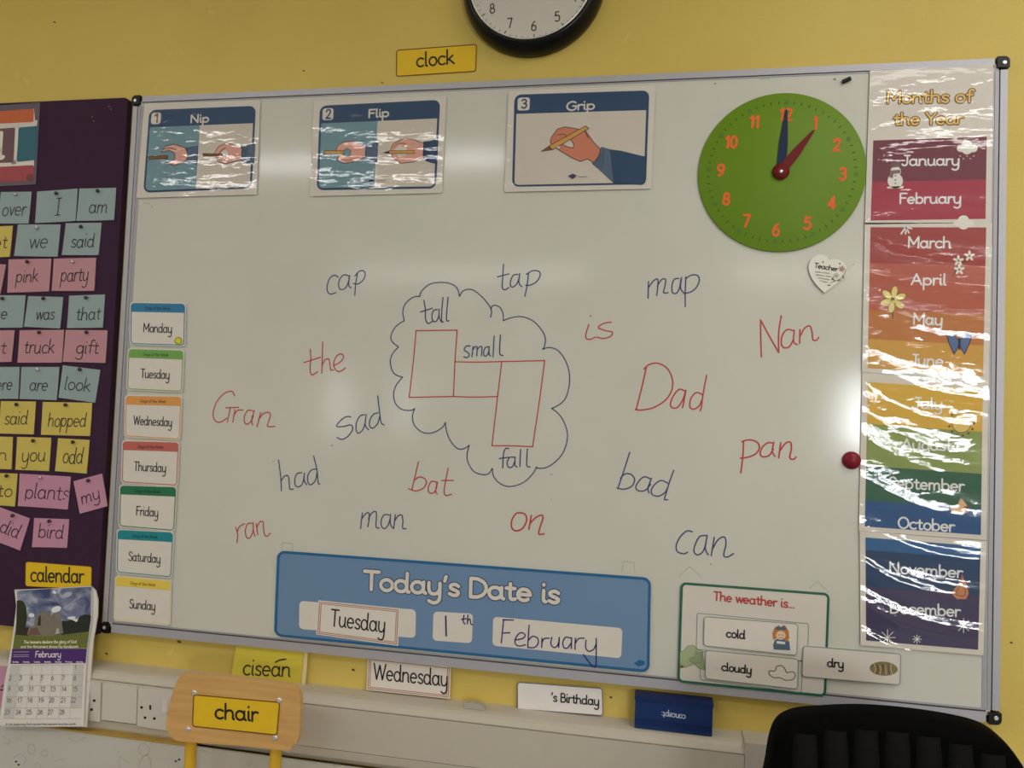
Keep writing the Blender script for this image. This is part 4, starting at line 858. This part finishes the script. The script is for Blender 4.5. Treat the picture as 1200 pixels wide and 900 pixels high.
L_ = [(12.5, 780), (10.5, 791), (8.5, 803.5), (6.5, 816.5), (5, 829.5), (3.5, 842)]; R_ = [(98.5, 779), (97, 790.5), (96.5, 803.5), (96, 816.5), (95.5, 829.5), (95, 842)]
g.poly(KP, [bil([L_[0], R_[0], R_[5], L_[5]], 0, 0), bil([L_[0], R_[0], R_[5], L_[5]], .13, 0), bil([L_[0], R_[0], R_[5], L_[5]], .13, 1), L_[5]], WK, 1)
g.poly(KP, [bil([L_[0], R_[0], R_[5], L_[5]], .86, 0), R_[0], R_[4], bil([L_[0], R_[0], R_[5], L_[5]], .86, .8)], WK, 1)
for a, b in zip(L_, R_): pen(g, KP, [a, b], .35, GL_, 2)
for k in range(1, 7): pen(g, KP, [bil([L_[0], R_[0], R_[5], L_[5]], k / 7, 0), bil([L_[0], R_[0], R_[5], L_[5]], k / 7, 1)], .3, GL_, 2)
link('day_grid', g, t)
g = Geo(); NB = mat((96, 94, 96), .5)
rowsd = [([88.5], 784.5, 1), ([12, 24, 37, 49, 61.5, 74, 87.5], 797, 2), ([10.5, 24, 36.5, 50, 62, 75, 88], 810, 9), ([10.5, 23, 35, 48, 60.5, 74, 86], 823, 16), ([8.5, 21.5, 34, 47, 59, 72.5], 837, 23)]
for xs_, y, n in rowsd:
    for k, x in enumerate(xs_): s_ = str(n + k); hw = 1.3 if len(s_) == 1 else 2.8; text(g, KP, s_, (x - hw, y), (x + hw, y), 3.0, .65, NB, 3)
text(g, KP, 'In the beginning God created the heavens and the earth', (7, 849.5), (89, 849.3), 1.1, .45, NB, 3)
link('date_numbers', g, t)['kind'] = 'stuff'

# ============================================================ trunking along the wall
TR = mat((162, 155, 142), .4); TD = mat((62, 54, 46), .6)
def trunk(x0, x1, name, label, groove=True, M=TR):
    t = thing(name, label, 'trunking', ((x0 + x1) / 2, 0, .742)); g = Geo()
    prof = [(0, .880), (-.036, .8785), (-.046, .876), (-.053, .871), (-.0575, .8625), (-.0575, .8605), (-.054, .8605), (-.054, .7755), (-.0575, .7755), (-.0575, .773), (-.055, .7585), (-.048, .748), (-.036, .742), (0, .742)]
    A = [Vector((x0, y, z)) for y, z in prof]; B = [Vector((x1, y, z)) for y, z in prof]
    for i in range(len(prof)):
        j = (i + 1) % len(prof); g.face([A[i], B[i], B[j], A[j]], M if i not in (5, 7) else TD)
    g.face(A[::-1], M); g.face(B, M); link('channel', g, t)
    g = Geo(); g.box((x0 + .0005, -.0585, .7767), (x1 - .0005, -.0541, .8592), M); link('cover_strip', g, t)
    return t
xj = Plane(-.0575).at((873, 880)).x
tk = trunk(-2.6, xj, 'wall_trunking', 'long pale plastic cable trunking running along wall below the whiteboard')
g = Geo()
g.prism([(xj, -.0605, .738), (xj + .055, -.0605, .738), (xj + .055, -.0605, .883), (xj, -.0605, .883)], (0, -1, 0), .0605, mat((158, 152, 142), .4)); link('joint_cover', g, tk)
trunk(xj + .055, 1.9, 'wall_trunking', 'short run of cable trunking right of joint, behind black chair')
TFP = Plane(-.0587)
def plate(q, label, cat='socket', holes=(), nm='socket', extra=None):
    t = thing(nm, label, cat, TFP.at(mid(q))); pl = TFP.off(.0045)
    g = Geo(); g.prism([pl.at(p) for p in rq(q, 1.5)], pl.n, .0045, mat((176, 170, 162), .35)); link('face_plate', g, t)
    if holes:
        g = Geo()
        for kind, x, y in holes: g.poly(pl, ell((x, y), 1.7, 1.7, 12) if kind == 'o' else [(x - 1.1, y - 2.8), (x + 1.1, y - 2.6), (x + 1.1, y + 2.8), (x - 1.1, y + 2.6)] if kind == 'v' else [(x - 2, y - 1.1), (x + 2, y - 1), (x + 2, y + 1.2), (x - 2, y + 1.1)], INK, 1)
        link('pin_holes', g, t)
    if extra: extra(t, pl)
    return t
def switch(t, pl):
    g = Geo(); g.prism([pl.at(p, 6) for p in rq([(191, 820), (197, 820.5), (196, 836), (190, 835.5)], 1)], pl.n, .0018, mat((184, 180, 172), .3)); link('rocker_switch', g, t)
plate([(162, 805.5), (203, 810), (202, 857), (160.5, 851)], 'white double-pole wall socket on trunking just left of wooden chair', 'socket', (('o', 166, 829), ('v', 176.2, 829), ('o', 170, 841), ('o', 181, 842)), 'wall_socket', switch)
plate([(120.5, 800), (160.5, 805), (159.5, 848.5), (119, 843.5)], 'blank white trunking plate between the calendar and the wall socket', 'plate', (), 'blank_plate')
plate([(96, 797), (118, 800), (117, 846), (95, 843)], 'white socket plate partly hidden by the calendar', 'socket', (('o', 110.5, 821), ('o', 107.5, 831.5)), 'wall_socket')

# pink card at the far left on the trunking
q = [(-30, 779), (9.5, 781), (4, 829), (-33, 826)]; pl = Plane(-.0605)
t = thing('word_note', 'mauve-pink card fixed on trunking at left edge behind the calendar', 'note', pl.at(mid(q))); link('paper', sheetgeo(pl, q, .5, NC['m']), t)
g = Geo(); pen(g, pl, P('2,805 6,801 7,797'), 1.1, NINK, 2); pen(g, pl, P('1,808.5 8,808'), 1.6, NINK, 2); link('handwriting', g, t)

# ============================================================ things standing on the trunking ledge
LP = Plane(-.0085)
q = [(277, 756.5), (361, 763), (357.5, 806), (270, 798)]
t = thing('word_card', 'yellow handwritten card reading cisean, standing behind the wooden chair', 'card', LP.at(bil(q, .5, 1)))
link('card', sheetgeo(LP, q, .5, mat((184, 172, 62), .55)), t)
g = Geo(); M = mat((190, 178, 130), .3); g.poly(LP, sub(q, .945, 0, 1, 1), M, 1); pen(g, LP, [bil(q, .945, .02), bil(q, .94, .98)], .6, mat((176, 110, 96), .5), 2); link('plastic_edge', g, t)
g = Geo(); pen(g, LP, [(277, 767), (356, 774)], .3, mat((160, 150, 60), .5), 1); text(g, LP, 'ciseán'.replace('á', 'a'), (284.5, 790.5), (340, 793), 11, 1.7, INK, 2, slant=.1); pen(g, LP, P('323,776 328,773.5 335,772.5'), 1.6, INK, 2); link('handwriting', g, t)
word_card(Plane(-.0085), [(431, 768.5), (528.5, 779.5), (527, 819), (429.5, 808.5)], 'Wednesday', (437.5, 795.5), (524.5, 804), 11.0, 'white Wednesday card with thin brown border standing on trunking ledge below banner')
q = [(606, 799), (706, 806.5), (707, 839), (606, 831)]
t = thing('birthday_card', 'white rounded card reading \'s Birthday standing on trunking ledge', 'card', LP.at(bil(q, .5, 1)))
link('card', sheetgeo(LP, q, 4, mat((196, 190, 188), .5), .0008, (1, 1, 1, 0)), t)
g = Geo(); ringq(g, LP, q, 4, .9, mat((70, 80, 96), .5), 1, (1, 1, 1, 0)); link('border', g, t)
g = Geo(); text(g, LP, "'s Birthday", (646, 821.5), (702, 826.5), 6.0, 1.55, INK, 2); link('lettering', g, t)
# blue eraser box
fr = Plane(-.040); zl = .8785
a = fr.at((744.5, 816)); b = fr.at((835.5, 825)); 
EB = mat((20, 42, 86), .35); t = thing('eraser_box', 'dark blue board eraser box with upside-down white lettering on trunking ledge', 'eraser', ((a.x + b.x) / 2, -.03, zl))
g = Geo(); g.box((a.x, -.040, zl + .001), (b.x, -.006, a.z), EB); link('body', g, t)
g = Geo(); g.box((a.x - .001, -.0415, a.z - .006), (b.x + .001, -.0045, a.z + .001), mat((18, 36, 78), .35)); link('top_lip', g, t)
g = Geo()
for z in (zl + .010, zl + .017): g.box((a.x, -.0415, z), (b.x, -.040, z + .0025), mat((16, 36, 82), .35))
link('ridge', g, t)
g = Geo(); fp = fr.off(.0003); text(g, fp, 'concept:', (803.5, 838), (775.5, 834), 4.2, .9, mat((170, 178, 196), .5), 1); link('lettering', g, t)
# small clip
c = Vector((Plane(-.03).at((557, 826)).x, -.028, .879)); g = Geo()
g.prism([c + Vector(v) for v in ((-.022, -.01, 0), (.022, -.01, 0), (.019, -.010, .008), (-.006, -.01, .013), (-.018, -.01, .010))], (0, -1, 0), .014, mat((150, 142, 132), .35))
tag(link('plastic_clip', g, None, c), 'small grey translucent clip lying on trunking ledge right of Wednesday card', 'clip')

# small dark wall marks and nail holes
g = Geo(); WPn = Plane(-.0003)
for (x, y, r) in ((64, 26, 1.2), (356, 83, 1.0), (448, 97, 1.0), (210, 752, 2.0), (125, 766, 1.4), (1185, 753, 1.4), (414, 785, 1.6), (716, 817, 1.4), (755, 804, 1.0), (697, 813, .8), (418, 104, 1.0)): g.poly(WPn, ell((x, y), r * 1.4, r * .8, 10, rot=20), mat((88, 70, 44), .6), 1)
o = link('wall_mark_1', g); struct(o)

# ============================================================ low white drawing board under the trunking
pz = Plane(-.066).at((140, 864)).z; t = thing('drawing_board', 'low white board with faint pencil drawings standing against wall under trunking', 'board', (-1.0, -.05, 0))
g = Geo(); g.box((-2.2, -.066, .02), (-.16, -.060, pz), mat((166, 164, 156), .22, noise=(6.0, .05))); link('board_panel', g, t)
g = Geo(); g.box((-2.2, -.068, pz), (-.64, -.050, pz + .004), mat((150, 122, 58), .6)); link('top_trim', g, t)
g = Geo(); DP2 = Plane(-.0661); PC = mat((132, 130, 124), .6)
for st in ('165,872 169,871 173,874 175,879 172,884 167,885 163,881 163,876 165,872', '176,872 184,865 188,861', '173,884 166,889 162,898', '172,884 176,890 177,899', '140,889 140,900', '140,887 152,894', '34,873 38,872 41,876 40,882 36,884 33,880 34,873', '50,880 55,879 56,884 52,886 48,883 50,880', '3,862 8,866 12,868 10,872 5,871', '16,888 22,884 28,886 31,890 27,896', '80,864 86,868 92,869 96,866 101,864', '65,893 70,890 75,892', '40,896 45,894 48,899', '18,864 26,867', '290,892 294,890 295,895 291,896 290,892', '390,894 392,898', '395,893 398,898', '236,879 244,881'):
    pen(g, DP2, P(st), .5, PC, 1)
for p in ((19, 892.5), (22, 896), (206, 892), (210, 890)): g.poly(DP2, ell(p, 1.5, 1.1, 8), INK, 1.2)
link('pencil_drawing', g, t)
for x in (-2.0, -.5):
    g = Geo(); g.box((x - .03, -.075, 0), (x + .03, -.045, .03), TR); link('foot', g, t)

# ============================================================ child's chair
CY = -.16; CPn = Plane(CY)
WD = wood_mat((170, 130, 78), (184, 145, 90), (2, 2, 26)); YT = mat((184, 146, 40), .35)
t = thing('school_chair', 'small wooden school chair with yellow tube frame and yellow chair label', 'chair', (-.49, -.33, 0))
out = spline(P('222,789.5 285,794.5 338,802.5 347,807 351.5,815 351.5,840 349.5,866 343,874.5 334,879.5 285,874.5 214,869 202,864.5 195.5,856 195,845 201,815 208,797 214,790.5 222,789.5'), 4)[:-1]
fr_ = [CPn.at(p) for p in out]; xm = sum(p.x for p in fr_) / len(fr_)
g = Geo(); g.prism(fr_, (0, -1, 0), .011, WD); 
o = link('backrest', g, t); bv = o.modifiers.new('bevel', 'BEVEL'); bv.width = .003; bv.segments = 2; bv.limit_method = 'ANGLE'; bv.angle_limit = math.radians(60)
for p in ((228, 811.5), (220.5, 854.5), (327.5, 820.5), (322.5, 864.5)):
    g = Geo(); g.lathe(CPn.at(p), [(.0052, 0), (.005, .0016), (.0032, .0030), (.0012, .0022), (0, .0022)], CHROME, 16); link('rivet', g, t)
xl = Plane(CY + .022).at((223, 885)).x; xr_ = Plane(CY + .022).at((323, 885)).x; zt_ = CPn.at((223, 840)).z
for x in (xl, xr_):
    g = Geo(); g.tube([(x, CY + .0225, zt_ + .03), (x, CY + .0225, .6), (x, CY + .0225, .46), (x, CY + .02, .3), (x, CY + .035, .012)], .0112, YT, 16); rl = link('rear_leg', g, t)
    g = Geo(); g.tube([(x, CY + .0225, .43), (x, CY - .30, .43), (x, CY - .335, .41), (x, CY - .36, .012)], .0112, YT, 16); link('front_leg', g, t)
    for yy in (CY + .035, CY - .36): g = Geo(); g.lathe((x, yy, 0), [(.014, 0), (.014, .02), (.011, .024)], BLACK, 14, (0, 0, 1)); link('rubber_foot', g, t)
g = Geo(); zs = .443; pts = [(xl - .035, CY + .0, zs), (xr_ + .035, CY + .0, zs), (xr_ + .045, CY - .30, zs), (xr_ + .02, CY - .34, zs - .006), (xl - .02, CY - .34, zs - .006), (xl - .045, CY - .30, zs)]
g.prism(pts, (0, 0, 1), -.011, WD); link('seat', g, t)
g = Geo(); g.tube([(xl, CY - .12, .425), (xr_, CY - .12, .425)], .009, YT, 12); link('crossbar', g, t)
yellow_label(Plane(CY - .0012), [(226.5, 813.5), (328.5, 822.5), (325, 862), (225, 851.5)], 4, 'chair', (252, 841.5), (302, 845), 10.2, 2.6, 'yellow printed label reading chair, on the wooden chair backrest', 1.3)

# ============================================================ black office chair
OY = -.36; OP = Plane(OY); LEA = mat((4, 4, 4), .7, spec=.04, bump=(700.0, .0006)); PLS = mat((10, 10, 11), .45)
t = thing('office_chair', 'black padded office chair with ribbed back in front of whiteboard', 'chair', (.655, -.62, 0))
top = [OP.at(p) for p in spline(P('893,925 899,897 904,868 913,848 932,837.5 965,834 1010,832.5 1062,836 1112,843 1150,852 1172,864 1188,881 1199,899 1206,925'), 4)]
xa, xb = top[0].x, top[-1].x; zc = .62
low = [Vector((xb - .01, OY, .75)), Vector((xb - .02, OY, .64)), Vector((xb - .06, OY, .60)), Vector((xa + .06, OY, .60)), Vector((xa + .02, OY, .64)), Vector((xa + .01, OY, .75))]
ol = top + low; cx_ = (xa + xb) / 2; cz_ = .84
g = Geo(); rows = []
for f, d in ((1, -.026), (1.0, -.005), (.992, .010), (.975, .017), (.945, .020), (.90, .0215)):
    rows.append([Vector((cx_ + (p.x - cx_) * f, OY - d, cz_ + (p.z - cz_) * f)) for p in ol])
g.grid(rows[::-1], LEA, True, True); g.face(rows[0], PLS); g.face(rows[-1][::-1], LEA); link('backrest', g, t)
for k in range(7):                                     # vertical padded channels
    xc = cx_ + (k - 3) * .040; g = Geo(); zt2 = OP.at((0, 0)).z
    ztop = 1.047 - .0009 * (k - 3) ** 2 * 2; rr2 = []
    for j in range(13):
        z = ztop - (ztop - .66) * j / 12; e = math.sin(math.pi * min(1, (j + .6) / 2) / 2)
        rr2.append([Vector((xc + .0185 * u * (.75 + .25 * e), OY - .0195 - .013 * e * max(0, 1 - u * u) ** .5, z)) for u in (-1, -.85, -.5, 0, .5, .85, 1)])
    g.grid(rr2, mat((16, 16, 16), .7, spec=.06, bump=(700.0, .0006))); link('back_channel', g, t)
g = Geo(); rows = []
for f, z in ((.9, .44), (1, .452), (1, .485), (.97, .502), (.88, .510)):
    rows.append([Vector((cx_ + .235 * f * math.copysign(abs(math.cos(a)) ** .5, math.cos(a)), OY - .27 + .235 * f * math.copysign(abs(math.sin(a)) ** .5, math.sin(a)), z)) for a in [2 * math.pi * i / 32 for i in range(32)]])
g.grid(rows, LEA, True, True); g.face(rows[0][::-1], PLS); g.face(rows[-1], LEA); link('seat', g, t)
g = Geo(); g.tube([(cx_, OY + .035, .80), (cx_, OY + .04, .55), (cx_, OY + .02, .43), (cx_, OY - .2, .425)], [.022, .022, .02, .02], PLS, 10); link('back_bracket', g, t)
g = Geo(); g.tube([(cx_, OY - .27, .44), (cx_, OY - .27, .25)], .014, CHROME, 14); g.tube([(cx_, OY - .27, .26), (cx_, OY - .27, .09)], .025, PLS, 14); link('gas_column', g, t)
for k in range(5):
    a = 2 * math.pi * k / 5 + .3; dx, dy = math.cos(a), math.sin(a); g = Geo(); sx_ = .24
    g.tube([(cx_, OY - .27, .115), (cx_ + dx * .12, OY - .27 + dy * .12, .10), (cx_ + dx * sx_, OY - .27 + dy * sx_, .068)], [.026, .02, .014], PLS, 10); lg = link('base_arm', g, t)
    g = Geo(); c = Vector((cx_ + dx * sx_, OY - .27 + dy * sx_, .027)); g.tube([c - Vector((-dy, dx, 0)) * .02, c + Vector((-dy, dx, 0)) * .02], .027, PLS, 16); link('caster', g, lg)

for o in bpy.data.objects:
    if '_o' in o: del o['_o']
